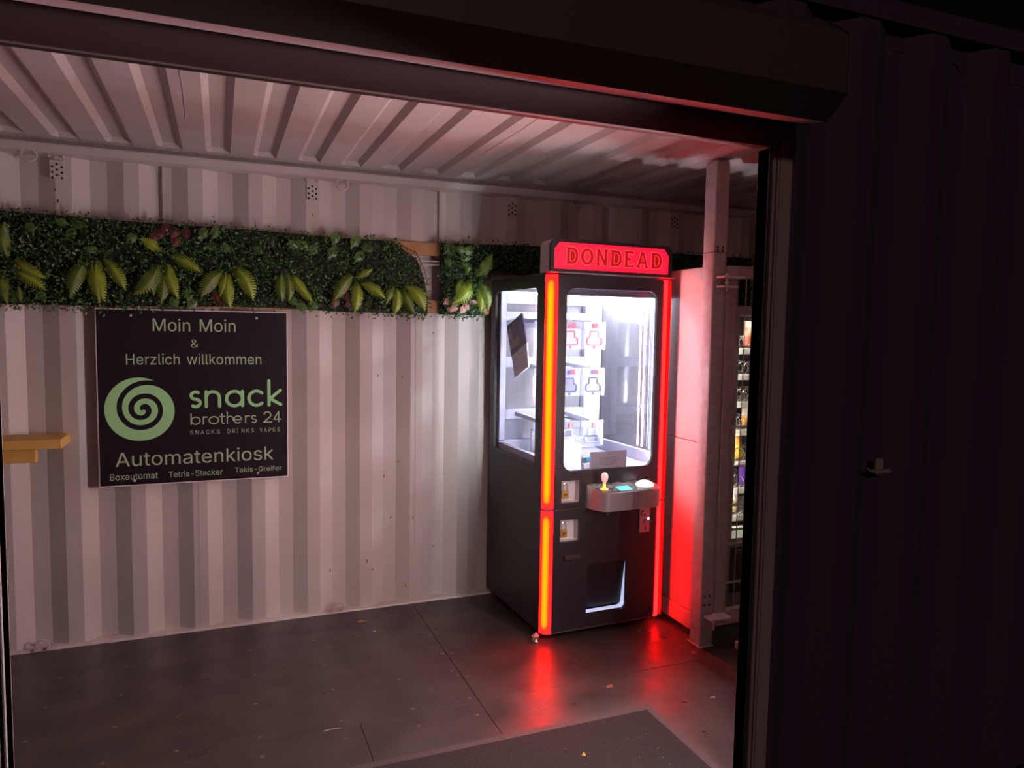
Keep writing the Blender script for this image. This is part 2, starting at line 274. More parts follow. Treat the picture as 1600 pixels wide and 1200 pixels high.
GLYPH = {"&":[90,[[[39,-1],[33,-1],[27,0],[22,2],[18,5],[14,8],[11,12],[9,17],[7,22],[7,27],[7,31],[8,35],[9,38],[12,41],[14,44],[17,47],[43,67],[52,79],[52,84],[51,87],[49,89],[47,91],[44,92],[40,92],[38,92],[36,91],[34,91],[32,89],[30,88],[29,86],[28,84],[28,82],[27,80],[28,77],[28,75],[88,0],[73,0],[34,46],[22,62],[19,65],[17,69],[16,72],[15,76],[15,80],[15,84],[16,88],[18,92],[20,95],[23,98],[27,100],[31,101],[35,102],[40,103],[45,102],[49,101],[53,100],[57,98],[59,95],[62,92],[63,88],[64,85],[65,81],[65,78],[64,75],[63,72],[62,70],[60,67],[51,59],[31,43],[27,40],[24,38],[22,35],[21,32],[20,29],[19,26],[20,23],[20,20],[22,17],[24,15],[26,13],[29,11],[32,10],[35,10],[39,9],[43,10],[46,10],[50,12],[54,14],[57,16],[60,19],[63,22],[65,26],[67,30],[69,35],[70,40],[70,45],[82,45],[81,39],[81,33],[79,29],[78,25],[76,21],[74,18],[67,9],[63,6],[59,3],[54,1],[49,0],[44,-1]]]],"-":[91,[[[67,49],[67,38],[23,38],[23,49]]]],"1":[91,[[[15,0],[15,11],[78,11],[78,0]],[[55,102],[55,0],[42,0],[42,90],[17,72],[17,85],[40,102]]]],"4":[91,[[[8,21],[8,32],[49,102],[62,102],[22,33],[83,33],[83,21]],[[56,0],[56,64],[69,64],[69,0]]]],"A":[96,[[[3,0],[40,102],[55,102],[93,0],[79,0],[57,60],[46,96],[49,96],[38,60],[17,0]],[[22,28],[22,40],[74,40],[74,28]]]],"B":[91,[[[12,0],[12,102],[48,102],[55,101],[61,100],[66,98],[70,95],[73,92],[76,88],[78,84],[79,80],[80,75],[79,71],[79,67],[77,64],[76,61],[74,59],[71,57],[69,56],[66,54],[63,53],[66,52],[69,51],[73,49],[76,47],[78,44],[80,41],[82,37],[83,32],[84,27],[83,22],[82,18],[80,13],[77,10],[74,6],[69,4],[63,2],[57,0],[49,0]],[[25,11],[49,11],[56,12],[62,13],[66,16],[69,19],[71,23],[71,27],[71,31],[70,34],[68,37],[67,39],[64,42],[61,44],[58,45],[54,46],[50,46],[25,46]],[[25,57],[48,57],[51,57],[55,58],[58,59],[60,61],[63,63],[65,65],[66,68],[67,71],[67,74],[67,79],[65,82],[63,86],[59,88],[54,90],[48,90],[25,90]]]],"C":[102,[[[53,-1],[45,-1],[37,1],[30,5],[24,10],[18,16],[14,23],[11,31],[9,41],[8,51],[9,61],[11,70],[14,79],[18,86],[24,92],[30,97],[37,100],[45,102],[53,103],[59,103],[63,102],[68,101],[72,99],[77,97],[80,94],[84,91],[87,88],[90,84],[92,79],[93,75],[95,70],[82,70],[81,73],[79,76],[78,79],[76,81],[74,84],[71,86],[69,87],[66,89],[63,90],[60,91],[57,91],[53,91],[47,91],[42,89],[37,86],[32,83],[28,78],[25,73],[23,66],[21,59],[21,51],[21,43],[23,35],[25,29],[28,23],[32,19],[37,15],[42,13],[47,11],[53,11],[57,11],[60,11],[63,12],[66,13],[69,14],[71,16],[74,18],[76,20],[78,23],[79,26],[81,29],[82,32],[95,32],[93,27],[92,22],[90,18],[87,14],[84,11],[80,8],[77,5],[73,3],[68,1],[63,0],[59,-1]]]],"D":[100,[[[44,0],[19,0],[19,11],[43,11],[51,12],[58,14],[64,16],[69,20],[73,24],[76,30],[78,36],[79,43],[80,51],[79,59],[78,66],[76,72],[73,78],[69,82],[64,86],[58,88],[52,90],[44,90],[19,90],[19,102],[45,102],[55,101],[63,99],[71,96],[77,91],[82,85],[87,78],[90,70],[92,61],[92,51],[92,41],[90,32],[87,24],[82,17],[77,11],[70,6],[62,3],[54,1]],[[25,102],[25,0],[12,0],[12,102]]]],"E":[84,[[[12,0],[12,102],[74,102],[74,90],[25,90],[25,57],[71,57],[71,46],[25,46],[25,11],[75,11],[75,0]]]],"G":[104,[[[54,-1],[45,-1],[37,1],[30,5],[24,10],[18,16],[14,23],[11,31],[9,41],[8,51],[9,61],[11,70],[14,79],[18,86],[23,92],[30,97],[37,100],[45,102],[53,103],[58,103],[63,102],[68,101],[73,99],[77,97],[81,94],[84,91],[87,87],[90,83],[92,79],[94,75],[95,70],[82,70],[80,73],[79,76],[77,79],[76,81],[74,83],[71,85],[69,87],[66,89],[63,90],[60,91],[57,91],[53,91],[47,91],[42,89],[37,86],[32,83],[28,78],[25,73],[23,66],[21,59],[21,51],[21,43],[23,35],[25,29],[28,23],[32,19],[37,15],[42,13],[48,11],[54,11],[59,11],[64,12],[69,14],[73,17],[76,20],[79,25],[81,29],[83,35],[83,40],[87,40],[57,40],[57,51],[96,51],[96,40],[95,32],[93,25],[90,18],[86,12],[81,8],[75,4],[69,1],[62,-1]]]],"H":[103,[[[12,0],[12,102],[25,102],[25,58],[78,58],[78,102],[91,102],[91,0],[78,0],[78,46],[25,46],[25,0]]]],"I":[60,[[[6,0],[6,11],[24,11],[24,90],[6,90],[6,102],[54,102],[54,90],[37,90],[37,11],[54,11],[54,0]]]],"K":[93,[[[21,29],[21,43],[42,69],[73,102],[90,102],[46,55]],[[12,0],[12,102],[25,102],[25,67],[25,45],[25,39],[25,0]],[[74,0],[38,52],[46,62],[90,0]]]],"M":[126,[[[12,0],[12,102],[30,102],[55,37],[64,10],[61,10],[70,36],[95,102],[114,102],[114,0],[101,0],[101,58],[102,88],[91,58],[68,0],[57,0],[22,91],[24,89],[24,60],[24,0]]]],"N":[105,[[[12,0],[12,102],[27,102],[69,37],[83,11],[81,14],[80,37],[80,102],[93,102],[93,0],[77,0],[40,58],[22,90],[24,91],[25,60],[25,0]]]],"P":[89,[[[12,0],[12,102],[47,102],[54,101],[61,100],[66,97],[71,94],[75,90],[78,86],[80,81],[81,75],[82,70],[81,64],[80,58],[78,53],[75,49],[71,45],[66,41],[61,39],[54,38],[47,37],[22,37],[22,48],[47,48],[51,49],[56,50],[59,51],[62,53],[65,56],[67,59],[68,62],[69,66],[69,70],[69,73],[68,77],[67,80],[65,83],[62,86],[59,88],[56,89],[51,90],[46,90],[25,90],[25,0]]]],"R":[90,[[[12,0],[12,102],[47,102],[55,101],[61,100],[67,98],[71,95],[75,91],[78,87],[80,82],[81,76],[82,70],[81,65],[80,59],[78,54],[75,50],[71,46],[67,43],[61,41],[55,40],[47,40],[19,40],[19,51],[47,51],[52,51],[56,52],[60,53],[63,55],[65,57],[67,60],[68,63],[69,67],[69,70],[69,74],[68,78],[67,81],[65,84],[63,86],[60,88],[56,89],[52,90],[47,90],[25,90],[25,0]],[[71,0],[46,46],[61,46],[86,0]]]],"S":[89,[[[45,-2],[38,-1],[31,0],[26,2],[20,5],[16,8],[13,12],[10,17],[8,22],[8,27],[21,27],[22,24],[23,20],[25,18],[27,15],[30,13],[33,12],[37,11],[41,10],[45,10],[49,10],[53,11],[57,12],[61,14],[63,16],[66,18],[68,21],[69,24],[69,28],[69,31],[68,34],[66,36],[64,38],[62,39],[59,41],[37,48],[29,51],[22,54],[17,58],[13,63],[11,68],[10,74],[11,80],[12,85],[15,90],[18,94],[23,97],[28,100],[33,102],[39,103],[45,103],[52,103],[58,102],[63,100],[68,97],[72,94],[75,90],[78,85],[80,81],[80,76],[67,76],[66,80],[64,84],[60,87],[56,90],[51,91],[45,92],[41,91],[37,91],[33,90],[30,88],[28,86],[26,84],[24,81],[23,78],[23,75],[23,72],[24,69],[26,67],[28,65],[31,63],[34,62],[66,51],[69,50],[72,48],[74,45],[77,43],[79,40],[80,36],[81,32],[82,28],[81,22],[80,17],[77,13],[74,9],[70,5],[65,2],[59,0],[52,-1]]]],"T":[90,[[[6,90],[6,102],[83,102],[83,90],[51,90],[51,0],[39,0],[39,90]]]],"V":[96,[[[41,0],[3,102],[17,102],[38,41],[50,6],[47,6],[58,41],[79,102],[93,102],[56,0]]]],"a":[78,[[[32,-2],[27,-1],[23,-1],[19,1],[15,3],[12,6],[10,9],[8,13],[6,17],[6,22],[6,26],[7,29],[9,32],[11,35],[13,37],[16,39],[18,40],[22,41],[51,46],[54,48],[55,51],[55,54],[54,57],[53,59],[52,61],[50,63],[48,64],[45,65],[42,66],[39,66],[36,66],[33,65],[30,64],[27,63],[25,62],[20,55],[8,58],[10,63],[13,66],[16,69],[19,72],[23,74],[27,75],[31,76],[35,77],[39,77],[48,76],[51,75],[54,74],[57,72],[60,70],[62,67],[64,64],[66,60],[67,56],[67,50],[67,0],[55,0],[55,10],[53,9],[50,5],[48,3],[46,2],[43,0],[40,-1],[36,-1]],[[34,9],[38,9],[42,10],[46,12],[48,14],[51,16],[53,19],[54,22],[55,24],[55,28],[55,38],[53,37],[50,36],[32,33],[24,31],[22,29],[21,28],[19,26],[19,24],[18,21],[19,19],[19,16],[20,14],[22,13],[24,11],[26,10],[28,10],[31,9]]]],"c":[79,[[[41,-2],[35,-1],[29,1],[23,3],[19,7],[14,12],[11,17],[9,23],[7,30],[7,37],[7,45],[9,52],[11,58],[14,64],[19,68],[23,72],[29,75],[35,76],[41,77],[45,77],[49,76],[52,75],[55,74],[58,73],[61,71],[64,69],[66,67],[68,64],[70,62],[71,59],[72,55],[61,52],[41,66],[37,66],[33,64],[29,62],[26,59],[24,56],[22,52],[20,47],[20,42],[19,37],[20,33],[20,28],[22,23],[24,19],[26,16],[29,13],[33,11],[37,10],[41,9],[61,23],[73,20],[71,17],[70,14],[68,11],[66,9],[64,6],[61,4],[58,2],[55,1],[52,0],[49,-1],[45,-1]]]],"e":[81,[[[42,-2],[35,-1],[29,1],[23,3],[18,7],[14,12],[11,17],[9,23],[7,30],[7,37],[7,45],[9,52],[11,58],[14,63],[18,68],[23,72],[28,75],[34,76],[41,77],[45,77],[49,76],[53,75],[57,73],[61,71],[64,68],[67,65],[69,61],[71,56],[73,51],[74,45],[74,39],[74,34],[15,34],[15,44],[68,44],[62,40],[62,45],[61,50],[60,54],[58,57],[55,60],[53,63],[49,65],[45,66],[41,66],[37,66],[33,65],[29,63],[26,60],[24,57],[22,54],[20,50],[19,46],[19,42],[19,36],[20,30],[20,25],[22,21],[24,18],[27,15],[30,12],[34,11],[38,10],[42,9],[45,9],[48,10],[51,11],[53,12],[55,13],[57,15],[59,16],[60,19],[61,21],[73,18],[72,14],[70,11],[67,8],[64,5],[60,3],[57,1],[52,-1],[47,-1]]]],"f":[51,[[[46,76],[46,65],[1,65],[1,76]],[[16,0],[16,86],[16,90],[17,94],[19,97],[21,100],[24,102],[27,104],[30,105],[34,106],[37,106],[42,106],[46,105],[49,104],[45,94],[43,94],[40,95],[36,94],[33,94],[31,92],[29,90],[29,87],[28,84],[28,0]]]],"h":[82,[[[23,45],[23,0],[11,0],[11,102],[23,102],[23,57],[23,64],[26,69],[30,72],[35,75],[40,76],[45,77],[50,77],[55,75],[59,74],[63,71],[66,68],[68,64],[70,60],[71,54],[71,48],[71,0],[59,0],[59,47],[59,53],[57,57],[55,61],[51,64],[47,65],[42,66],[38,66],[35,65],[32,63],[29,62],[27,59],[25,57],[24,53],[23,50]]]],"i":[33,[[[11,0],[11,76],[23,76],[23,0]],[[17,89],[15,89],[13,90],[11,91],[9,93],[9,94],[9,99],[9,101],[11,102],[13,104],[15,104],[17,105],[19,104],[21,104],[23,102],[24,101],[25,99],[25,97],[24,93],[23,91],[21,90],[19,89]]]],"k":[76,[[[22,27],[22,42],[57,76],[72,76],[37,40]],[[11,0],[11,102],[23,102],[23,0]],[[59,0],[30,37],[38,46],[74,0]]]],"l":[38,[[[28,0],[22,0],[18,2],[15,4],[12,7],[11,12],[11,17],[11,102],[23,102],[23,20],[23,17],[23,14],[24,12],[27,11],[29,10],[32,11],[36,1]]]],"m":[122,[[[11,0],[11,76],[22,76],[22,59],[23,63],[24,66],[26,69],[29,72],[32,74],[34,75],[37,76],[41,77],[44,77],[49,77],[54,75],[57,72],[61,68],[63,64],[64,59],[64,62],[65,66],[67,69],[70,71],[73,73],[76,75],[80,76],[83,77],[87,77],[92,77],[96,76],[99,74],[103,72],[106,69],[108,66],[110,61],[111,57],[111,51],[111,0],[99,0],[99,51],[99,56],[97,60],[95,63],[91,65],[88,66],[84,66],[80,66],[77,65],[75,64],[73,62],[71,60],[69,58],[68,55],[67,53],[67,49],[67,0],[55,0],[55,52],[54,56],[53,59],[51,62],[48,64],[44,66],[40,66],[37,66],[34,65],[32,64],[29,62],[27,60],[25,58],[24,55],[23,51],[23,48],[23,0]]]],"n":[82,[[[23,45],[23,0],[11,0],[11,76],[22,76],[22,57],[23,64],[26,69],[30,72],[35,75],[40,76],[45,77],[50,77],[55,75],[59,74],[63,71],[66,68],[68,64],[70,60],[71,54],[71,48],[71,0],[59,0],[59,47],[59,53],[57,57],[55,61],[51,64],[47,65],[42,66],[38,66],[35,65],[32,63],[29,62],[27,59],[25,57],[24,53],[23,50]]]],"o":[83,[[[41,-2],[35,-1],[29,1],[23,3],[19,7],[14,12],[11,17],[9,23],[7,30],[7,37],[7,45],[9,52],[11,58],[14,64],[19,68],[23,72],[29,75],[35,76],[41,77],[48,76],[54,75],[60,72],[65,68],[69,64],[72,58],[74,52],[76,45],[76,37],[76,30],[74,23],[72,17],[69,12],[65,7],[60,3],[54,1],[48,-1]],[[41,9],[46,10],[50,11],[54,13],[57,16],[60,19],[61,23],[63,28],[64,33],[64,37],[64,42],[63,47],[61,52],[60,56],[57,59],[54,62],[50,64],[46,66],[41,66],[37,66],[33,64],[29,62],[26,59],[24,56],[22,52],[20,47],[20,42],[19,37],[20,33],[20,28],[22,23],[24,19],[26,16],[29,13],[33,11],[37,10]]]],"r":[52,[[[11,0],[11,76],[22,76],[22,64],[25,68],[27,71],[30,73],[34,75],[38,77],[43,77],[49,77],[49,64],[43,65],[38,65],[35,64],[32,63],[29,61],[27,59],[25,57],[24,54],[23,51],[23,47],[23,0]]]],"s":[73,[[[36,-2],[31,-1],[27,-1],[22,1],[19,2],[15,5],[12,8],[10,11],[8,15],[7,19],[19,21],[20,17],[22,14],[25,12],[28,10],[32,9],[36,9],[41,9],[45,11],[49,12],[52,15],[53,18],[54,21],[53,23],[52,25],[51,27],[49,29],[46,30],[42,31],[30,34],[24,36],[18,38],[14,42],[12,45],[10,50],[9,55],[10,59],[11,63],[13,66],[16,69],[19,72],[23,74],[27,76],[32,77],[37,77],[42,77],[47,76],[51,74],[54,73],[57,70],[60,68],[62,65],[64,62],[65,58],[54,55],[52,58],[51,61],[49,63],[46,65],[42,66],[37,67],[33,66],[29,65],[26,63],[24,61],[22,58],[22,55],[22,53],[23,51],[25,49],[27,47],[30,46],[34,45],[46,42],[52,40],[57,37],[61,34],[64,31],[66,26],[66,21],[66,17],[65,13],[62,9],[60,6],[56,4],[52,1],[47,0],[42,-1]]]],"t":[45,[[[41,76],[41,65],[1,65],[1,76]],[[13,94],[25,94],[25,20],[25,17],[26,14],[27,12],[29,11],[31,10],[34,10],[39,11],[43,0],[40,0],[34,-1],[28,0],[23,1],[18,4],[15,8],[14,13],[13,19]]]],"u":[82,[[[36,-1],[32,-1],[27,0],[23,2],[19,5],[16,8],[14,12],[12,16],[11,22],[11,28],[11,76],[23,76],[23,29],[23,23],[25,19],[27,15],[31,12],[35,11],[40,10],[44,10],[47,11],[50,12],[53,14],[55,17],[57,19],[58,23],[59,26],[59,31],[59,76],[71,76],[71,0],[60,0],[60,18],[59,12],[55,7],[51,3],[47,1],[42,-1]]]],"w":[113,[[[28,0],[5,76],[17,76],[27,43],[35,8],[34,15],[50,76],[63,76],[72,43],[80,8],[80,15],[87,43],[96,76],[109,76],[86,0],[74,0],[64,34],[55,68],[58,68],[40,0]]]],"x":[76,[[[4,0],[34,44],[34,34],[6,76],[20,76],[41,41],[35,41],[47,61],[56,76],[70,76],[42,34],[42,43],[72,0],[57,0],[46,17],[35,36],[41,36],[30,17],[18,0]]]],"z":[76,[[[8,0],[8,9],[51,64],[10,65],[10,76],[67,76],[67,66],[25,12],[68,11],[68,0]]]]}
def _ell(cx, cy, rx, ry, n=22, sg=1): return [[cx+rx*math.cos(sg*2*math.pi*i/n), cy+ry*math.sin(sg*2*math.pi*i/n)] for i in range(n)]
BOLD = {'D': [[[-8, 0], [-8, 9], [0, 12], [0, 88], [-8, 91], [-8, 100], [40, 100], [58, 97], [72, 88], [82, 72], [86, 50], [82, 28], [72, 12], [58, 3], [40, 0]], [[25, 18], [25, 82], [40, 82], [52, 77], [60, 66], [62, 50], [60, 34], [52, 23], [40, 18]]],
 'O': [_ell(45, 50, 44, 52, 24, -1), _ell(45, 50, 20, 32, 20, 1)],
 'N': [[[-6, 0], [-6, 10], [2, 13], [2, 100], [26, 100], [62, 40], [62, 87], [54, 90], [54, 100], [92, 100], [92, 90], [84, 87], [84, 0], [60, 0], [24, 60], [24, 13], [32, 10], [32, 0]]],
 'E': [[[-6, 0], [-6, 10], [2, 13], [2, 87], [-6, 90], [-6, 100], [78, 100], [78, 76], [68, 76], [64, 84], [27, 84], [27, 60], [56, 60], [56, 42], [27, 42], [27, 16], [66, 16], [70, 25], [80, 25], [80, 0]]],
 'A': [[[-6, 0], [-6, 9], [4, 12], [34, 100], [60, 100], [90, 12], [100, 9], [100, 0], [62, 0], [62, 9], [69, 12], [64, 26], [30, 26], [25, 12], [32, 9], [32, 0]], [[35, 42], [47, 78], [59, 42]]]}
GLYPH['A'][1] = [[[3, 0], [40, 102], [55, 102], [93, 0], [79, 0], [69, 28], [27, 28], [17, 0]], [[31, 40], [64, 40], [47.5, 88]]]
GLYPH['w'][1] = [[[28, 0], [5, 76], [17, 76], [34, 16], [50, 76], [63, 76], [80, 16], [96, 76], [109, 76], [86, 0], [74, 0], [57, 60], [40, 0]]]
GLYPH['x'][1] = [[[4, 0], [31, 38], [6, 76], [20, 76], [38, 48], [56, 76], [70, 76], [44, 38], [72, 0], [57, 0], [38, 28], [18, 0]]]
def text_part(txt, x0, x1, z0, z1, y, m, name, parent, depth=.0008, bold=False, outline=0):
    """flat lettering in the xz plane facing -y, fitted into the box x0..x1, z0..z1"""
    loops = []; pen = 0; wi = 0; widx = []
    for ch in txt:
        if ch == ' ': pen += 56; wi += 1; continue
        ls = BOLD[ch] if bold else GLYPH[ch][1]
        loops.append([[(px+pen, pz) for px, pz in l] for l in ls]); pen += GLYPH[ch][0] if not bold else 0; widx.append(wi)
    P = [q for gl in loops for l in gl for q in l]
    ax0, ax1 = min(q[0] for q in P), max(q[0] for q in P); ay0, ay1 = min(q[1] for q in P), max(q[1] for q in P)
    if ax1-ax0 < 1: ax1 = ax0+1
    f = lambda q: (x0+(q[0]-ax0)/(ax1-ax0)*(x1-x0), z0+(q[1]-ay0)/(ay1-ay0)*(z1-z0))
    def area(l): return sum(l[i-1][0]*l[i][1]-l[i][0]*l[i-1][1] for i in range(len(l)))/2
    def inside(p, l):
        c = False
        for i in range(len(l)):
            (xa, za), (xb, zb) = l[i-1], l[i]
            if (za > p[1]) != (zb > p[1]) and p[0] < (xb-xa)*(p[1]-za)/(zb-za)+xa: c = not c
        return c
    s = MB(); k = 0; last = 0
    for gi, gl in enumerate(loops):
        if widx[gi] != last: s.build(name, m, parent); s = MB(); last = widx[gi]
        gl = [[f(q) for q in l] for l in gl]; gl.sort(key=lambda l: -abs(area(l)))
        if outline:
            for l in gl: s.tube([(u, y, v) for u, v in l], outline, 5, closed=True)
            continue
        used = set()
        for i, l in enumerate(gl):
            if i in used: continue
            hs = []
            for j in range(i+1, len(gl)):
                if j not in used and (area(gl[j]) > 0) != (area(l) > 0) and inside(gl[j][0], l): hs.append(gl[j]); used.add(j)
            k += 1; s.prism(l, y, y-depth-.00004*(k % 3), 'xz', hs)
    return s.build(name, m, parent)

# ------------------------------------------------------------------ setting
YP, YR = 3.967, 4.003            # back wall: proud and recessed faces
YF = 1.6156                      # outer face of the opening's frame
XL, XR = -2.4, 3.62
ZC = 2.415
def corrugated(x0, x1, yp, yr, ph=.354, pitch=.282):
    pts = []; k = math.floor((x0-ph)/pitch)-1
    while True:
        b = ph+k*pitch
        for dx, y in ((0, yr), (.074, yp), (.141, yp), (.21, yr)):
            pts.append((b+dx, y))
        k += 1
        if b > x1+pitch: break
    out = []
    for (a, b) in zip(pts[:-1], pts[1:]):
        for c, d, fwd in ((a, b, 1),):
            if b[0] <= x0 or a[0] >= x1: continue
            pa, pb = a, b
            if a[0] < x0: t = (x0-a[0])/(b[0]-a[0]); pa = (x0, a[1]+t*(b[1]-a[1]))
            if b[0] > x1: t = (x1-a[0])/(b[0]-a[0]); pb = (x1, a[1]+t*(b[1]-a[1]))
            if not out: out.append(pa)
            out.append(pb)
    return out
def sheet(mb, pts, z0, z1, mi=0, th=.003, mo=None):
    n = len(mb.v)
    for x, y in pts: mb.v += [(x, y, z0), (x, y, z1)]
    for i in range(len(pts)-1): mb.face((n+2*i, n+2*i+2, n+2*i+3, n+2*i+1), mi)
s = MB(); sheet(s, corrugated(XL, XR, YP, YR), .0, 2.37)
wall_back = tag(s.build('wall_back', M_WALL, fix=False), kind='structure')
# welded joint ribs, hairline joints and paint chips on the wall
for x in (-.247, 1.162, 2.555):
    bx('weld_seam', M_RAIL, wall_back, x-.007, x+.007, YR-.020, YR-.001, 2.02, 2.352, b=.002)
for x, z0, z1 in ((-.112, .03, .80), (1.020, .35, 1.66)):
    bx('hairline_joint', mat('grey_joint_paint', (.34, .30, .29), .5), wall_back, x-.0012, x+.0012, YP-.0012, YP+.0005, z0, z1, b=0)
M_CHIP = mat('dark_paint_chip', (.10, .07, .06), .6)
def wall_y(x):
    u = (x-.354) % .282
    if u < .074: return YR+(YP-YR)*u/.074
    if u < .141: return YP
    if u < .21: return YP+(YR-YP)*(u-.141)/.069
    return YR
for i, (x, z) in enumerate([(.81, 1.31), (.95, 1.30), (.93, .82), (.85, .74), (.89, .50), (1.01, .50), (.75, .27), (.78, .22), (.55, .23), (1.13, 1.55), (1.14, .31), (.97, .10), (-.02, 2.12), (-.69, 2.14), (-.7, 2.19), (.46, 2.16)]):
    y = wall_y(x)-.002; a = random.uniform(-.5, .5)
    s = MB(); r1, r2 = .003, random.uniform(.006, .012)
    s.lathe([(.3*1, -.0), (1., -.0015), (.5, -.003)], (0, 0, 0), 'y', 7)
    s.v = [(x+(px*r1*math.cos(a)-pz*r2*math.sin(a)), y+py, z+(px*r1*math.sin(a)+pz*r2*math.cos(a))) for px, py, pz in s.v]
    s.build('paint_chip', M_CHIP, wall_back)
# top rail along the back wall
s = MB()
s.prism([(YR+.02, ZC+.03), (YP-.018, ZC+.03), (YP-.022, ZC-.001), (YP-.058, 2.388), (YP-.058, 2.381), (YP-.036, 2.354), (YP-.006, 2.346), (YR+.02, 2.345)], XL, XR, 'yz')
tag(s.build('trim_1', M_RAIL), kind='structure')
# bottom rail with its uneven painted lip
s = MB(); xs = np.arange(XL, XR, .03); n0 = len(s.v)
for i, x in enumerate(xs):
    h = .010+.002*math.sin(x*7)+random.uniform(-.001, .001); d = .014+random.uniform(-.002, .003)
    s.v += [(x, YP-d-.006, .0), (x, YP-d, h), (x, YR+.004, h+.006), (x, YR+.004, .0)]
for i in range(len(xs)-1):
    a = n0+4*i; b = a+4
    for j in range(4): s.face((a+j, a+(j+1) % 4, b+(j+1) % 4, b+j))
tag(s.build('baseboard_back', M_WALL), kind='structure')

# side walls
s = MB(); pts = corrugated(YF+.05, YR, 0, .036, .2); n = 0
for x, sg in ((XL, 1), (XR, -1)):
    s = MB(); k = 0
    for y, d in pts: s.v += [(x-sg*d+sg*.036, y, 0), (x-sg*d+sg*.036, y, 2.44)]
    for i in range(len(pts)-1): s.face((2*i, 2*i+2, 2*i+3, 2*i+1))
    tag(s.build('wall_left' if sg > 0 else 'wall_right', M_WALL, fix=False), kind='structure')

# ceiling
def ceil_profile():
    out = []; pitch = .2135; k = math.floor((XL-.048)/pitch)-1
    while True:
        b = .048+k*pitch
        for dx, z in ((-.012, ZC+.022), (.012, ZC), (.116, ZC), (.140, ZC+.022)): out.append((b+dx, z))
        if b > XR+.1: break
        k += 1
    return [p for p in out if XL-.2 < p[0] < XR+.2]
cp = ceil_profile(); s = MB(); YE = YP-.075
for x, z in cp: s.v += [(x, YF+.045, z), (x, YE-.03, z), (x, YE, ZC+(z-ZC)*.15), (x, YR, ZC)]
for i in range(len(cp)-1):
    a = 4*i
    for j in range(3): s.face((a+j, a+j+1, a+j+5, a+j+4))
ceiling = tag(s.build('ceiling', M_CEIL, fix=False), kind='structure')
for x in (-.115, 1.18):
    s = MB(); s.tube([(x, 2.3, ZC-.001), (x+.004, 2.9, ZC-.001), (x-.002, 3.3, ZC-.001)], .0013, 5); s.build('weld_seam', M_CEIL, ceiling)

# floor boards
floor_base = MB(); floor_base.box(XL-.02, XR+.02, YF-.02, YR+.05, -.16, -.012)
floor = tag(floor_base.build('floor', M_GAP), kind='structure')
xb = [XL, -1.44, 1.004, 2.22, 3.44, XR]; yb = [YF, 2.786, YR+.02]
for j in range(2):
    for i in range(len(xb)-1):
        g = .0011
        x0, x1 = xb[i]+g, xb[i+1]-g
        if j == 0 and i == 1: bx('floor_board', M_FLOOR, floor, .5+g, xb[i+1]-g, yb[j]+g, yb[j+1]-g, -.012, -.0003, b=.0008); x1 = .5-g
        dz = [0, -.0006, .0003, -.0005, .0004][i]*(1 if j else -1)
        bx('floor_board', M_FLOOR, floor, x0, x1, yb[j]+g, yb[j+1]-g, -.012, 0+dz, b=.0008)
sm = MB(); sm.lathe([(.0085, 0), (.0085, .0012), (.004, .0016)], (0, 0, 0), 'z', 10); scr0 = sm.build('screw_head', M_SCREW, floor)
first = True
for x in (-.97, -.69, -.41, -.17, .12, .43, .72, .97):
    for y in (3.63, 3.35, 3.085, 2.83, 2.69):
        if x in (.72, .97) and y > 3.2: continue
        p = (x+random.uniform(-.01, .01), y+random.uniform(-.01, .01), .0005)
        if first: scr0.location = p; first = False
        else: dup(scr0, floor, p)
for y in (3.02, 3.27, 3.50, 3.74):
    for dx in (-.022, .022): dup(scr0, floor, (1.004+dx+random.uniform(-.004, .004), y+random.uniform(-.02, .02), .0005))

# front wall of the container with the shutter opening
OX0, OX1, OZ = -.397, 1.414, 2.091
s = MB(); YW = YF+.012
for (x0, x1, z0, z1) in ((XL, OX0-.075, -.15, 2.56), (OX1+.075, XR, -.15, 2.56), (OX0-.075, OX1+.075, OZ+.075, 2.56)):
    sheet(s, corrugated(x0, x1, YW, YW+.036, .25), z0, z1)
wall_front = tag(s.build('wall_front', [M_EXT], fix=False), kind='structure')
s = MB(); s.box(XL, OX0-.075, YF+.052, YF+.058, 0, 2.44); s.box(OX1+.075, XR, YF+.052, YF+.058, 0, 2.44); s.box(OX0-.075, OX1+.075, YF+.052, YF+.058, OZ+.030, 2.44)
tag(s.build('wall_front_inside', M_WALL), kind='structure')
# container roof skin and top/bottom side rails outside
s = MB(); s.box(XL, XR, YF+.005, YR+.03, 2.50, 2.56)
tag(s.build('roof', M_EXT), kind='structure')
# frame: jambs and header (black inner seal, guide rail, flat face)
def jamb(name, xi, sg):
    t = MB()
    t.bbox(min(xi+sg*.034, xi+sg*.076), max(xi+sg*.034, xi+sg*.076), YF, YF+.055, -.02, OZ+.076, b=.0015)
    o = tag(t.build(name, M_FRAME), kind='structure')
    g = MB(); a, b = sorted((xi, xi+sg*.034)); g.box(a, b, YF+.012, YF+.052, 0, OZ); g.build('guide_channel', M_GROOVE, o)
    a, b = sorted((xi+sg*.010, xi+sg*.020)); bx('guide_lip', M_FRAME, o, a, b, YF+.002, YF+.03, 0, OZ, b=.001)
    a, b = sorted((xi+sg*.026, xi+sg*.033)); bx('guide_lip', M_FRAME, o, a, b, YF+.002, YF+.03, 0, OZ, b=.001)
    a, b = sorted((xi, xi+sg*.004)); bx('inner_lip', M_RAIL if sg < 0 else M_GROOVE, o, a, b, YF+.004, YF+.055, 0, OZ, b=.001)  # same lip pale on lit left, black on unlit right: shade put in colour
    return o
jr = jamb('trim_2', OX1, 1); jl = jamb('trim_3', OX0, -1)
s = MB(); s.bbox(OX0-.003, OX1+.0335, YF+.001, YF+.014, OZ, OZ+.076, b=.0015)
hd = tag(s.build('trim_4', mat('anthracite_header_coating', (.20, .14, .135), .5)), kind='structure')
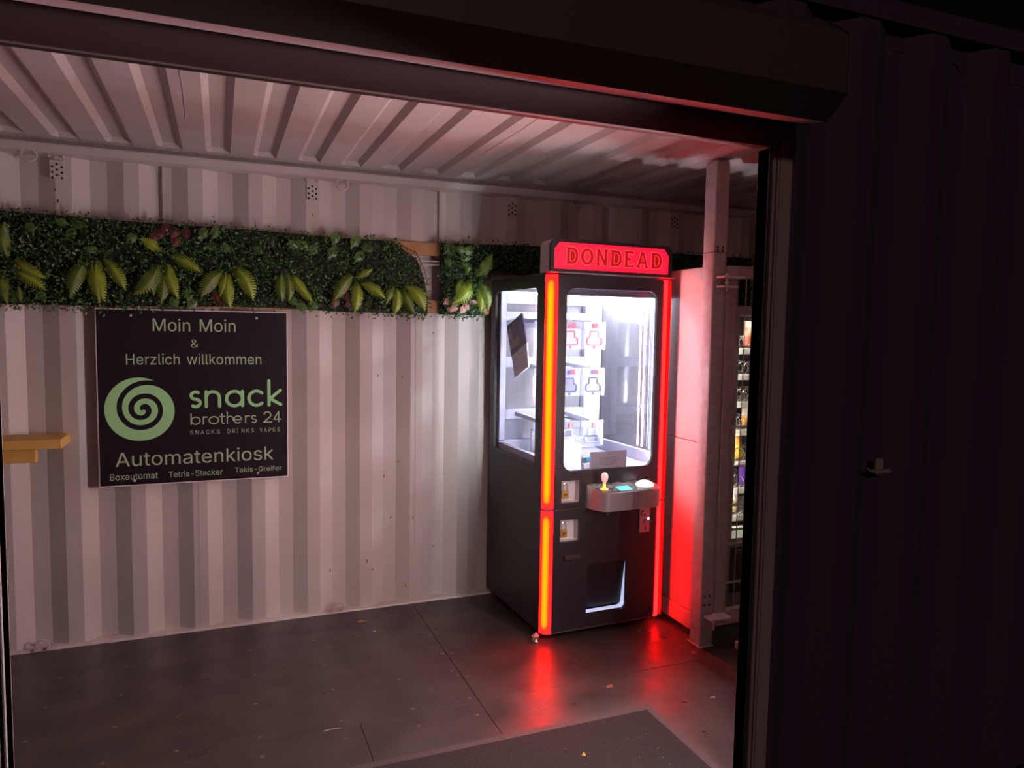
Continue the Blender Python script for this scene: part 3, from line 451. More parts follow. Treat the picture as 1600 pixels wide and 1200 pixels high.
s = MB(); s.box(OX0, OX1, YF+.015, YF+.051, OZ+.006, OZ+.070); s.build('slot_seal', M_GROOVE, hd)
s = MB(); s.lathe([(.011, 0), (.011, -.002), (.006, -.002), (.005, .0005)], (1.322, YF+.0008, 2.122), 'y', 16); s.build('screw_cap', M_TRIM, hd)

# ground outside
s = MB(); s.box(-6, 9, -6, YF-.03, -.24, -.165)
tag(s.build('ground', M_ASPHALT), kind='structure')
s = MB(); s.box(OX0-.1, OX1+.1, YF-.03, YF, -.10, -.004)
tag(s.build('trim_5', M_BOX), kind='structure')

# roller shutter box above the opening
rs = empty('roller_shutter_box', (.55, 1.53, 2.14), 0, 'dark roller shutter casing above the container opening, its underside glowing pink', 'shutter')
def local(root, mb):
    l = root.location
    mb.v = [(a-l[0], b-l[1], c-l[2]) for a, b, c in mb.v]; return mb
XBE, XBL = 1.45, -1.1
s = MB(); s.prism([(1.398, 2.178), (1.398, 2.318), (1.47, 2.372), (YF+.011, 2.39), (YF+.011, 2.38), (1.474, 2.362), (1.402, 2.314), (1.402, 2.180), (1.466, 2.128), (1.464, 2.124)], XBL, XBE-.004, 'yz')
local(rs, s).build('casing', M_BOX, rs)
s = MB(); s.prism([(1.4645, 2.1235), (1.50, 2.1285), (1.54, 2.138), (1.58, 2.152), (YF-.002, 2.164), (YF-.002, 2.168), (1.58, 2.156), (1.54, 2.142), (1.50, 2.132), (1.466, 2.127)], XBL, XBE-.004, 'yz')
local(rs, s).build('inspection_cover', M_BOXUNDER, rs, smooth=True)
for x in (XBE-.004, XBL-.004):
    s = MB(); s.prism([(1.395, 2.176), (1.395, 2.319), (1.468, 2.376), (YF+.011, 2.394), (YF+.011, 2.168), (YF-.001, 2.166), (1.58, 2.150), (1.54, 2.136), (1.463, 2.121)], x, x+.006, 'yz')
    local(rs, s).build('end_cap', M_BOX, rs)
# small latch on the outer wall
lt = empty('door_latch', (1.89, YF+.012, 1.165), 0, 'small dim metal latch on the dark outer wall right of the opening', 'latch')
s = MB(); s.bbox(-.03, .035, -.022, -.004, -.010, .002, b=.002); s.build('latch_bar', M_FRAME, lt)
s = MB(); s.bbox(-.016, .014, -.010, .0, -.018, .035, b=.003); s.build('latch_plate', M_FRAME, lt)
s = MB(); s.tube([(-.05, -.006, .006), (-.05, -.016, 0), (-.03, -.016, -.004)], .004, 6); s.build('latch_pin', M_FRAME, lt)

# ------------------------------------------------------------------ mirror-like things helper done; claw machine
CO = (1.484, 3.198, 0); CA = math.radians(2)
W_, D_ = .716, .74
cm = empty('claw_machine', CO, CA, 'black key prize machine with red corner tubes, white-lit windows and a red header reading DONDEAD', 'arcade machine')
R_ = .046
# doors
lock1 = rrect(.090, .203, .711, .826, .002, 1); lock2 = rrect(.087, .200, .511, .627, .002, 1)
win = rrect(.098, .630, .875, 1.787, .048, 8)
prize = rrect(.248, .490, .118, .382, [.012, .022, .022, .022], 5)
s = MB(); s.prism(rrect(.052, W_-.052, .684, 1.848, .002, 1), 0, .020, 'xz', [win, lock1]); s.build('upper_door', M_BLK, cm)
s = MB(); s.prism(rrect(.052, W_-.052, .052, .676, .002, 1), 0, .020, 'xz', [lock2, prize]); s.build('lower_door', M_BLK, cm)
bx('door_joint_trim', M_TRIM, cm, .050, W_-.05, -.0015, .010, .6775, .6825, b=.001)
bx('bottom_trim', M_TRIM, cm, .050, W_-.05, -.001, .02, .044, .050, b=.001)
# sides: laminate panels with a window each
for nm, x0 in (('side_panel', 0), ('side_panel', W_-.016)):
    s = MB(); s.prism(rrect(.050, D_, .045, 1.850, .002, 1), x0, x0+.016, 'yz', [rrect(.130, .675, .892, 1.790, .035, 6)]); s.build(nm, M_BLK, cm)
for x0 in (-.0012, W_-.006):
    bx('edge_trim', M_TRIM, cm, x0, x0+.0072, .0435, .051, .045, 1.852, b=.001)
for x0 in (.052, W_-.052-.012):   # posts behind the door edges
    bx('inner_post', M_BLK, cm, x0, x0+.012, .0265, .031, .06, 1.84, b=.001)
bx('back_panel', M_BLK, cm, .017, W_-.017, D_-.016, D_, .045, 1.848, b=.002)
bx('top_panel', M_BLK, cm, .0, W_, .0465, D_, 1.851, 1.858, b=.002)
bx('base_panel', M_BLK, cm, .017, W_-.017, .021, D_-.017, .046, .060, b=.002)
bx('inner_bulkhead', M_BLK, cm, .017, W_-.017, .10, .11, .061, .855, b=.002)
# glowing corner tubes (quarter rounds), in an upper and a lower length
def tube_mat(k=1.0):
    m = bpy.data.materials.new('red_led_tube'); m.use_nodes = True; nt = m.node_tree; nt.nodes.clear()
    out = nt.nodes.new('ShaderNodeOutputMaterial'); em = nt.nodes.new('ShaderNodeEmission')
    at = nt.nodes.new('ShaderNodeAttribute'); at.attribute_name = 'hot'
    rp = nt.nodes.new('ShaderNodeValToRGB')
    e = rp.color_ramp.elements
    e[0].position = 0; e[0].color = (.42, .0008, .0012, 1)
    e[1].position = 1; e[1].color = (1.0, .0135, .0001, 1)
    e2 = rp.color_ramp.elements.new(.45); e2.color = (.60, .0010, .0003, 1)
    nt.links.new(at.outputs['Fac'], rp.inputs['Fac']); nt.links.new(rp.outputs['Color'], em.inputs['Color'])
    em.inputs['Strength'].default_value = RED_TUBE*k
    nt.links.new(em.outputs[0], out.inputs[0]); return m
M_TUBE = tube_mat(); M_TUBER = tube_mat(1.5)
def corner_tube(side, z0, z1, hot=1.0, parent=cm):
    n = 12; nz = 28; vs = []; h = []
    for k in range(nz+1):
        t = k/nz; z = z0+(z1-z0)*t
        ends = min(1, min(t, 1-t)*(z1-z0)/.05)
        for i in range(n+1):
            a = math.pi/2*i/n
            rr = R_
            if side < 0: x, y = R_-rr*math.cos(a), R_-rr*math.sin(a)
            else: x, y = W_-R_+rr*math.cos(a), R_-rr*math.sin(a)
            vs.append((x, y, z))
            h.append(hot*ends*max(0, math.sin(math.pi*min(1, max(0, (i+.0)/n))))**1.6)
    s = MB(); s.v = vs
    for k in range(nz):
        for i in range(n):
            a = k*(n+1)+i; s.face((a, a+1, a+n+2, a+n+1))
    # end caps and inner chord
    for k in (0, nz):
        s.v.append((R_ if side < 0 else W_-R_, R_, z0 if k == 0 else z1)); h.append(0)
        c = len(s.v)-1
        for i in range(n): s.face((k*(n+1)+i, k*(n+1)+i+1, c))
    o = s.build('led_tube', M_TUBE if side < 0 else M_TUBER, parent, smooth=True)
    at = o.data.attributes.new('hot', 'FLOAT', 'POINT'); at.data.foreach_set('value', h)
    return o
corner_tube(-1, .688, 1.848, 1.0); corner_tube(-1, .046, .676, .95)
corner_tube(1, .688, 1.848, .35); corner_tube(1, .046, .676, .35)
for x0 in (0, W_-.046): bx('tube_joint', M_TRIM, cm, x0, x0+.046, .0, .046, .6775, .6865, b=.001)
for x0, x1 in ((.0465, .0505), (W_-.0505, W_-.0465)): bx('tube_backing', M_BLK, cm, x0, x1, .004, .0455, .047, 1.847, b=0)
for x0, x1 in ((.004, .0505), (W_-.0505, W_-.004)): bx('tube_backing', M_BLK, cm, x0, x1, .0462, .0495, .047, 1.847, b=0)
bx('tube_light_shield', M_BLK, cm, W_+.0003, W_+.0022, .002, .0425, .046, 1.848, b=0)  # unseen strip added to keep the right tube's red off the partition
# windows
s = MB(); s.prism(rrect(.090, .640, .868, 1.795, .04, 6), .022, .026, 'xz'); s.build('front_glass', M_GLASS, cm)
s = MB(); s.prism(rrect(.122, .683, .884, 1.798, .035, 6), .018, .022, 'yz'); s.build('side_glass', M_GLASS, cm)
s = MB(); s.prism(rrect(.122, .683, .884, 1.798, .035, 6), W_-.022, W_-.018, 'yz'); s.build('side_glass', M_GLASSR, cm)
# interior
bx('prize_deck', M_WHITEIN, cm, .018, W_-.018, .03, D_-.018, .855, .864, b=.001)
bx('mirror_back', M_MIRROR, cm, .02, W_-.02, .698, .702, .866, 1.80, b=0)
bx('interior_ceiling', M_WHITEIN, cm, .018, W_-.018, .03, D_-.018, 1.815, 1.822, b=.001)
for a in ((.024, W_-.024, .655, .690, .866, .935), (.024, .050, .075, .650, .866, .930), (W_-.050, W_-.024, .075, .650, .866, .930)):
    bx('lower_rail', M_WHITEIN, cm, *a)
bx('back_column', M_WHITEIN, cm, .577, .690, .650, .696, .94, 1.80)
bx('back_column', M_WHITEIN, cm, .024, .060, .650, .696, .94, 1.80)
for z0, z1 in ((1.725, 1.775), (1.628, 1.680), (1.360, 1.421), (1.061, 1.115)):
    bx('cross_bar', M_WHITEIN, cm, .061, .576, .652, .690, z0, z1)
for a in ((.06, W_-.06, .032, .060, 1.752, 1.80), ):
    bx('top_profile', M_ALU, cm, *a)
bx('corner_profile', M_ALU, cm, .676, .690, .085, .115, .94, 1.75); bx('corner_profile', M_ALU, cm, .024, .033, .050, .074, .94, 1.75)
for x0, x1, y in ((.64, .66, .06), ): bx('corner_bracket', M_ALU, cm, .650, .690, .062, .084, 1.765, 1.80, b=.006)
M_LED = mat('white_led', (1, 1, 1), .5, emit=(.97, .96, .98), estr=LED_WHITE)
for a in ((.6805, .6825, .171, .179, .94, 1.755), (.6805, .6825, .211, .219, .94, 1.755), (.6645, .6655, .033, .046, .89, 1.765)): bx('led_channel', M_ALU, cm, *a, b=0)
M_LEDV = mat('soft_white_led', (1, 1, 1), .5, emit=(.97, .96, .98), estr=14)
def led(a, m=None):
    return bx('led_strip', m or M_LED, cm, *a, b=0)
led((.657, .664, .036, .043, .90, 1.76)); led((.052, .057, .036, .044, .90, 1.76))
led((.676, .680, .213, .217, .945, 1.75), M_LEDV); led((.676, .680, .173, .177, .945, 1.75), M_LEDV)
led((.12, .58, .640, .650, 1.785, 1.791), M_LEDV); led((.12, .60, .034, .038, 1.801, 1.806)); led((.645, .667, .12, .63, 1.8085, 1.8135))
# key arms and plates
tag_cols = {0: M_REDTAG, 1: M_BLUE, 2: M_REDTAG}
def keyhole(cx, cz, k=1.0):
    """bell outline: small top lobe over a wider lower lobe"""
    P = [(-.026, .043), (.026, .043), (.030, .036), (.030, .008), (.044, .004), (.051, -.006), (.051, -.030), (.044, -.040),
         (-.044, -.040), (-.051, -.030), (-.051, -.006), (-.044, .004), (-.030, .008), (-.030, .036)]
    return [(cx+a*k, cz+b*k) for a, b in P]
rows = [(1.476, 1.627, (M_PINKRED, M_PINKRED, M_PINKRED)), (1.222, 1.374, (M_BLUE, M_BLUE, M_NAVY)), (.938, 1.085, (M_GREYKEY, M_GREYKEY, M_GREYKEY))]
cols = [.137, .284, .432]
for ri, (z0, z1, outl) in enumerate(rows):
    for ci, cx in enumerate(cols):
        # arm from the back bar to the plate
        zt = z1+.006; zb = rows[ri][1]+.010
        s = MB(); dz = .012
        s.add([(cx-.014, .309, zt-.022), (cx+.014, .309, zt-.022), (cx+.014, .309, zt), (cx-.014, .309, zt),
               (cx-.014, .651, zt-.022+dz), (cx+.014, .651, zt-.022+dz), (cx+.014, .651, zt+dz), (cx-.014, .651, zt+dz)],
              [(0, 1, 2, 3), (7, 6, 5, 4), (0, 4, 5, 1), (1, 5, 6, 2), (2, 6, 7, 3), (3, 7, 4, 0)])
        s.build('key_arm', M_WHITEIN, cm)
        kh = keyhole(cx, z0+.060, .88)
        s = MB(); s.prism(rrect(cx-.072, cx+.072, z0, z1, .002, 1), .300, .304, 'xz', [kh]); pl = s.build('key_plate', M_PLATE, cm)
        s = MB(); s.tube([(x, .2985, z) for x, z in kh], .0042, 6, closed=True); s.build('key_outline', outl[ci], pl)
        if ri < 2:
            s = MB(); s.lathe([(.008, 0), (.008, -.003)], (cx, .299, z0+.012), 'y', 10); s.build('key_foot', outl[ci], pl)
        s = MB(); s.bbox(cx-.072, cx+.072, .2962, .2996, z1-.040, z1, b=.001); s.build('plate_header', M_ALU, pl)
        if ri < 2:
            bx('number_tag', tag_cols[ri], pl, cx-.016, cx+.004, .2925, .2958, z1-.034, z1-.012, b=.001)
            bx('number_tag', M_REDTAG, pl, cx+.008, cx+.030, .2925, .2958, z1-.034, z1-.008, b=.001)
        else:
            bx('number_tag', M_REDTAG, pl, cx+.000, cx+.022, .2925, .2958, z1-.038, z1-.014, b=.002)
            text_part('1' if ci else '4', cx+.005, cx+.017, z1-.034, z1-.018, .2922, M_WHITETAG, 'number', pl)
# chute wall and prize box inside, bottom left
bx('chute_wall', M_WHITEIN, cm, .220, .226, .04, .64, .866, 1.00); bx('chute_wall', M_WHITEIN, cm, .226, .37, .30, .306, .866, .955)
# marquee
s = MB()
def arc(cx, cz, r, a0, a1, n=6): return [(cx+r*math.cos(math.radians(a0+(a1-a0)*i/n)), cz+r*math.sin(math.radians(a0+(a1-a0)*i/n))) for i in range(n+1)]
outer = [(.004, 1.860)]+[(W_-.0-.002, 1.860)]+arc(W_-.040, 1.985, .038, 0, 90)+arc(.042, 1.985, .038, 90, 180)
M_MQ = mat('grey_marquee_shell', (.50, .44, .47), .45)
s.prism(outer, .018, .115, 'xz'); s.build('marquee_shell', M_MQ, cm, smooth=True)
red = [(.024, 1.878), (W_-.022, 1.878), (W_-.022, 1.972), (W_-.050, 2.006), (.052, 2.006), (.024, 1.972)]
s = MB(); s.prism(outer, .000, .0175, 'xz', [red]); fr = s.build('marquee_frame', M_BLK, cm)
for x in (.045, .24, .48, W_-.045):
    for z in (1.869, 2.015):
        s = MB(); s.lathe([(.004, 0), (.003, -.003)], (x, .0, z), 'y', 8); s.build('frame_screw', M_TRIM, fr)
M_MQRED = mat('red_lit_marquee', (.15, .004, .008), .6, emit=(.72, .0022, .0110), estr=1.0)
nt = M_MQRED.node_tree; b = nt.nodes['Principled BSDF']; tcn = nt.nodes.new('ShaderNodeTexCoord'); nn = nt.nodes.new('ShaderNodeTexNoise'); nn.inputs['Scale'].default_value = 240
mrn = nt.nodes.new('ShaderNodeMapRange'); mrn.inputs['To Min'].default_value = MARQUEE*.45; mrn.inputs['To Max'].default_value = MARQUEE*1.5
nt.links.new(tcn.outputs['Object'], nn.inputs['Vector']); nt.links.new(nn.outputs['Fac'], mrn.inputs['Value']); nt.links.new(mrn.outputs['Result'], b.inputs['Emission Strength'])
s = MB(); s.prism([(a, c) for a, c in red], .006, .0165, 'xz'); mp = s.build('marquee_panel', M_MQRED, cm)
M_MQLET = mat('red_letter_fill', (.12, .002, .004), .6, emit=(.46, .0005, .006), estr=1.0)
M_MQLINE = mat('pink_letter_outline', (.3, .03, .03), .5, emit=(1.0, .085, .075), estr=1.3)
ws = [.078, .082, .078, .078, .068, .085, .078]; x = .082; tot = sum(ws); sc_ = (.661-.082)/tot
for ch, ww in zip('DONDEAD', ws):
    ww *= sc_
    text_part(ch, x+.005, x+ww-.005, 1.902, 1.986, .0058, M_MQLET, 'letter', mp, bold=True)
    text_part(ch, x+.005, x+ww-.005, 1.902, 1.986, .0048, M_MQLINE, 'letter_outline', mp, bold=True, outline=.0014)
    x += ww
bx('marquee_ledge', M_CHROME, cm, -.004, W_+.006, -.006, .10, 1.8590, 1.8625, b=.001)
bx('ledge_clip', M_CHROME, cm, W_+.008, W_+.020, .0, .012, 1.858, 1.872, b=.002)
# lock recesses (open boxes) with their padlocks as things of their own
def recess(x0, x1, z0, z1, d=.055):
    s = MB(); t = .002
    s.box(x0-.001, x1+.001, d, d+t, z0-.001, z1+.001); s.box(x0-t, x0, .020, d, z0, z1); s.box(x1, x1+t, .020, d, z0, z1)
    s.box(x0, x1, .020, d, z0-t, z0); s.box(x0, x1, .020, d, z1, z1+t)
    return s.build('lock_recess', M_RECESS, cm)
recess(.090, .203, .711, .826); recess(.087, .200, .511, .627)
s = MB(); s.tube([(.128, .054, .800), (.128, .018, .800), (.128, .018, .798)], .004, 6); s.tube([(.126, .054, .600), (.126, .018, .600)], .004, 6); s.build('hasp_pin', M_SHACKLE, cm)
def cworld(x, y, z):
    return (CO[0]+x*math.cos(CA)-y*math.sin(CA), CO[1]+x*math.sin(CA)+y*math.cos(CA), z)
def padlock(x, z, label):
    p = empty('padlock', cworld(x, .022, z), CA, label, 'padlock', 'brass padlocks on the claw machine door')
    s = MB(); s.bbox(-.019, .019, -.008, .008, -.052, -.012, b=.003); bo = s.build('lock_body', M_BRASS, p)
    s = MB(); s.bbox(-.010, .010, -.0092, -.0082, -.038, -.024, b=.0003); s.build('engraving', mat('dark_brass', (.32, .17, .04), .4, metal=.7), bo)
    pts = [(-.012, 0, -.013), (-.012, 0, .014)]+[(-.012*math.cos(math.radians(a)), 0, .014+.012*math.sin(math.radians(a))) for a in range(20, 181, 20)]+[(.012, 0, -.013)]
    s = MB(); s.tube(pts, .0034, 8); s.build('shackle', M_SHACKLE, p, smooth=True)
    return p
padlock(.122, .783, 'brass padlock in the upper recess, beside the joystick console')
padlock(.118, .584, 'brass padlock in the lower recess, under the first padlock')
# pull handle, speaker slots, key cylinder
bx('pull_handle', mat('dark_handle_plastic', (.06, .045, .048), .35), cm, .112, .200, -.016, -.0005, .420, .446, b=.005)
s = MB()
for i in range(6): s.box(.290, .404, -.0012, -.0002, .580+i*.008, .583+i*.008)
s.build('speaker_slots', M_GROOVE, cm)
s = MB(); s.lathe([(.005, 0), (.004, -.004)], (.362, -.0002, .622+.012), 'y', 10); s.build('key_cylinder', M_SHACKLE, cm)
# coin acceptor
ca = bx('coin_acceptor', M_CHROME, cm, .556, .622, -.006, -.0005, .518, .648, b=.002)
s = MB(); s.tube([(.575+.010*math.cos(math.radians(a)), -.0075, .622+.012*math.sin(math.radians(a))) for a in range(60, 300, 24)], .0022, 5); s.tube([(.583, -.0075, .616), (.590, -.0075, .616), (.590, -.0075, .606)], .0022, 5)
s.tube([(.578, -.0075, .586), (.598, -.0075, .586)], .0022, 5); s.tube([(.588, -.0075, .586), (.588, -.0075, .566)], .0022, 5)
s.box(.594, .598, -.0075, -.006, .530, .552); s.build('coin_slot', M_GROOVE, ca)
s = MB(); s.lathe([(.007, 0), (.0055, -.003)], (.612, -.006, .590), 'y', 10); s.build('status_light', mat('blue_status_led', (.2, .3, .8), .4, emit=(.25, .42, 1), estr=6), ca)
# joystick console: D-shaped shelf
def con(off=0.0):
    return [(.228+off, -.001), (.234+off, -.045), (.250+off, -.085)]+[(.300+.045*math.cos(math.radians(a)), -.080-.045*math.sin(math.radians(a))+0*off) for a in (150, 130, 110, 92)]+\
        [(.575, -.125)]+[(.575+.036*math.cos(math.radians(a)), -.089+.036*math.sin(math.radians(a))) for a in (-60, -30, 0)]+[(.622-off, -.001)]
pts = con(); s = MB(); n = len(pts)
def ctop(y): return .800+y*.20
s.v = [(x, y, .682) for x, y in pts]+[(x, y, ctop(y)) for x, y in pts]
s.face(range(n)); s.face([n+i for i in range(n)])
for i in range(n): s.face((i, (i+1) % n, n+(i+1) % n, n+i))
cons = s.build('console', M_CHROME, cm, smooth=True)
s = MB(); q = [( .425+(x-.425)*.975, -.003+(y+.003)*.965) for x, y in pts]
s.v = [(x, y, ctop(y)+.0004) for x, y in q]+[(x, y, ctop(y)+.0030) for x, y in q]; n = len(q)
s.face(range(n)); s.face([n+i for i in range(n)])
for i in range(n): s.face((i, (i+1) % n, n+(i+1) % n, n+i))
s.build('console_top', mat('smoked_acrylic_top', (.05, .045, .045), .18, noise=(40, (.11, .10, .09), .3)), cons)
M_JOY = mat('lit_pink_ball', (.8, .5, .5), .3, emit=(1, .55, .50), estr=.62); M_JOYB = mat('amber_lit_stem', (.8, .4, .1), .3, emit=(1, .38, .05), estr=2.2)
jz = ctop(-.08)+.003
s = MB(); s.lathe([(.020, 0), (.020, .003), (.010, .006), (.007, .012), (.006, .034)], (.290, -.08, jz), 'z', 16); js = s.build('joystick', M_JOYB, cons, smooth=True)
s = MB(); s.lathe([(.007, .034), (.011, .040), (.0165, .052), (.0185, .062), (.0165, .074), (.010, .082), (.003, .0845)], (.290, -.08, jz), 'z', 16); s.build('joystick_ball', M_JOY, js, smooth=True)
s = MB(); zz = lambda y: ctop(y)+.0045
s.add([(.365, -.110, zz(-.110)), (.440, -.110, zz(-.110)), (.440, -.062, zz(-.062)), (.365, -.062, zz(-.062))]+[(.365, -.110, zz(-.110)-.0015), (.440, -.110, zz(-.110)-.0015), (.440, -.062, zz(-.062)-.0015), (.365, -.062, zz(-.062)-.0015)], [(0, 1, 2, 3), (4, 7, 6, 5), (0, 4, 5, 1), (1, 5, 6, 2), (2, 6, 7, 3), (3, 7, 4, 0)])
s.build('display', mat('cyan_display', (.05, .3, .4), .3, emit=(.06, .47, .72), estr=1.0), cons)
s = MB(); s.lathe([(.046, 0), (.046, .008), (.040, .014), (.034, .0145), (.028, .022), (.012, .026)], (.534, -.075, zz(-.075)-.001), 'z', 24)
s.build('start_button', mat('white_lit_button', (.9, .9, .9), .3, emit=(1, .93, .95), estr=1.5), cons, smooth=True)
# prize hatch: lit lining and dark flap
M_LIN = mat('lit_white_lining', (.7, .72, .8), .5, emit=(.62, .68, 1), estr=.75)
s = MB(); s.prism(rrect(.246, .492, .116, .384, [.013, .023, .023, .023], 5), .0205, .060, 'xz', [prize]); s.build('hatch_lining', M_LIN, cm)
s = MB(); s.add([(.250, .016, .380), (.488, .016, .380), (.486, .052, .130), (.251, .052, .130), (.250, .020, .380), (.488, .020, .380), (.486, .056, .130), (.251, .056, .130)],
                [(0, 1, 2, 3), (7, 6, 5, 4), (0, 4, 5, 1), (1, 5, 6, 2), (2, 6, 7, 3), (3, 7, 4, 0)]); s.build('hatch_flap', mat('black_flap', (.012, .008, .012), .5), cm)
# casters
for x in (.06, W_-.06):
    for y in (.07, D_-.07):
        s = MB(); s.lathe([(.018, -.009), (.021, -.006), (.021, .006), (.018, .009)], (x, y, .0212), 'x', 14); cs = s.build('caster', M_RUBBER, cm, smooth=True)
        bx('caster_plate', M_GALV, cs, x-.025, x+.025, y-.02, y+.02, .0425, .0455, b=0)

# prizes, paper notice, packet, each its own thing
def at_c(o_or_mb): return o_or_mb
M_PAPER = translucent('white_paper', (.60, .55, .58), .12)
pn = empty('paper_notice', cworld(.377, .030, .918), CA, 'white printed paper notice leaning inside the front window, above the console', 'notice')
s = MB(); s.add([(-.110, 0, -.050), (.110, 0, -.050), (.110, 0, .040), (-.110, 0, .040)], [(0, 1, 2, 3)]); s.build('sheet', M_PAPER, pn)
for k, (wd, z) in enumerate(((.022, .024), (.105, .006), (.112, -.003), (.112, -.014), (.112, -.024), (.050, -.031))):
    s = MB(); xx = -wd/2
    while xx < wd/2-.004:
        l = random.uniform(.004, .010); s.box(xx, min(xx+l, wd/2), -.0011, -.0007, z-.0014, z+.0014); xx += l+.0018
    s.build('print_line', M_INK, pn)
pk = empty('prize_packet', cworld(.030, .37, 1.45), CA, 'dark purple and grey prize packet tilted against the left window', 'packet')
poly = [(3.770, 1.594), (3.575, 1.666), (3.530, 1.560), (3.475, 1.385), (3.653, 1.312), (3.700, 1.46)]
def cl(py, pz):   # world Y on the side plane -> local offset about the packet
    return ((py-pk.location[1]), pz-1.45)
def ppoly(ps, dx0, dx1, name, m):
    s = MB(); s.prism([cl(a, b) for a, b in ps], dx0, dx1, 'yz'); return s.build(name, m, pk)
up_ = [(3.770, 1.594), (3.575, 1.666), (3.540, 1.60), (3.506, 1.508), (3.700, 1.430), (3.748, 1.54)]
lo_ = [(3.506, 1.508), (3.475, 1.385), (3.653, 1.312), (3.684, 1.40), (3.700, 1.430)]
ppoly(lo_, -.003, .003, 'lower_flap', mat('lilac_grey_card', (.80, .74, .84), .6))
upo = ppoly(up_, -.004, .004, 'printed_face', mat('dark_purple_print', (.05, .03, .08), .3))
ppoly([(3.600, 1.645), (3.575, 1.655), (3.525, 1.545), (3.600, 1.57)], -.0052, -.0042, 'blue_panel', mat('blue_violet_print', (.14, .10, .45), .4))
ppoly([(3.745, 1.575), (3.720, 1.59), (3.66, 1.50), (3.70, 1.455), (3.735, 1.53)], -.0052, -.0042, 'violet_panel', mat('pale_violet_print', (.40, .34, .50), .4))
ppoly([(3.68, 1.515), (3.60, 1.545), (3.59, 1.50), (3.67, 1.470)], -.0052, -.0042, 'ochre_panel', mat('ochre_print', (.30, .20, .06), .4))
wt = empty('boxed_watch', cworld(.275, .10, .866), CA+.3, 'small silver and blue boxed prize lying at the lower left of the front window', 'prize')
s = MB(); s.bbox(-.045, .045, -.035, .035, 0, .030, b=.004); s.build('carton', mat('white_carton', (.5, .5, .55), .5), wt)
s = MB(); s.lathe([(.026, 0), (.030, .006), (.030, .022), (.024, .028)], (.002, 0, .031), 'z', 16); s.build('watch_case', mat('grey_watch_case', (.28, .27, .26), .3, metal=.4), wt)
s = MB(); s.bbox(-.024, .010, -.034, -.024, .034, .062, b=.002); s.build('blue_label', mat('blue_label', (.05, .28, .45), .4), wt)
cr = empty('crumpled_foil', (1.462, 3.238, .0), .4, 'crumpled silver foil scrap at the front left caster of the claw machine', 'litter')
s = MB(); rr = random.Random(3); s.lathe([(.004, 0), (.016, .004), (.013, .018), (.018, .032), (.004, .046)], (0, 0, 0), 'z', 7)
s.v = [(a+rr.uniform(-.005, .005), b_+rr.uniform(-.005, .005), max(0, c+rr.uniform(-.002, .004))) for a, b_, c in s.v]; s.build('foil', mat('silver_foil', (.6, .58, .58), .25, metal=.8), cr)

# ------------------------------------------------------------------ partition panel, post, gate
pp = empty('partition_panel', (2.230, 3.44, 0), 0, 'white laminate partition lit red, between the claw machine and the galvanised post', 'partition')
def lbx(name, m, root, x0, x1, y0, y1, z0, z1, b=.002):
    l = root.location; return bx(name, m, root, x0-l[0], x1-l[0], y0-l[1], y1-l[1], z0-l[2], z1-l[2], b=b)
PX = 2.252
lbx('upper_board', M_PANEL, pp, PX, PX+.018, 2.990, YP-.045, 1.022, 1.905)
lbx('lower_board', M_PANEL, pp, PX, PX+.018, 2.990, YP-.045, .132, 1.018)
lbx('kick_board', mat('grey_kick_board', (.50, .42, .42), .6), pp, PX-.003, PX+.018, 2.990, YP-.045, .036, .128)
lbx('foot', M_RUBBER, pp, PX+.002, PX+.016, 3.05, 3.10, 0, .036); lbx('foot', M_RUBBER, pp, PX+.002, PX+.016, 3.75, 3.80, 0, .036)
pt = empty('gate_post', (2.250, 2.94, 0), 0, 'square galvanised steel post rising from the floor nearly to the ceiling', 'post')
lbx('post_tube', M_GALV, pt, 2.212, 2.290, 2.896, 2.984, .004, 2.398, b=.004)
lbx('post_cap', M_GALV, pt, 2.214, 2.288, 2.898, 2.982, 2.398, 2.403, b=.001)
lbx('base_plate', M_GALV, pt, 2.206, 2.296, 2.888, 2.992, 0, .004, b=.001)
lbx('collar_joint', M_GROOVE, pt, 2.211, 2.2905, 2.8955, 2.9845, 1.965, 1.968, b=0)
M_BOLT = mat('dark_bolt', (.05, .045, .045), .5, metal=.5)
for z in (1.975, 1.99, .262, .215):
    for x in (2.232, 2.262):
        s = MB(); s.lathe([(.006, 0), (.005, -.004)], (x-2.250, 2.896-2.94, z), 'y', 8); s.build('bolt', M_BOLT, pt)
gt = empty('mesh_gate', (2.85, 2.90, 0), 0, 'galvanised welded mesh gate closed in front of the snack machine', 'gate')
GY0, GY1 = 2.888, 2.928; GX0, GX1 = 2.2915, 3.38
lbx('gate_stile', M_GALV, gt, GX0, 2.352, GY0, GY1, .100, 1.905, b=.003); lbx('gate_stile', M_GALV, gt, GX1-.05, GX1, GY0, GY1, .100, 1.905, b=.003)
lbx('gate_rail', M_GALV, gt, 2.353, GX1-.051, GY0, GY1, 1.848, 1.905, b=.003); lbx('gate_rail', M_GALV, gt, 2.353, GX1-.051, GY0, GY1, .100, .176, b=.003)
s = MB(); s.tube([(0, 0, .170), (0, 0, 1.852)], .0028, 6); v0 = s.build('vertical_wire', M_GALV, gt); x = 2.373; v0.location = (x-2.85, .008, 0)
while x+.0505 < GX1-.055:
    x += .0505; dup(v0, gt, (x-2.85, .008, 0))
s = MB(); s.tube([(2.350-2.85, 0, 0), (GX1-.048-2.85, 0, 0)], .0038, 6); h0 = s.build('horizontal_wire', M_GALV, gt)
k = 0
for z in (1.510, 1.309, 1.110, .910, .711, .512, .312):
    for dy in (.001, .0150):
        if k == 0: h0.location = (0, dy, z)
        else: dup(h0, gt, (0, dy, z))
        k += 1
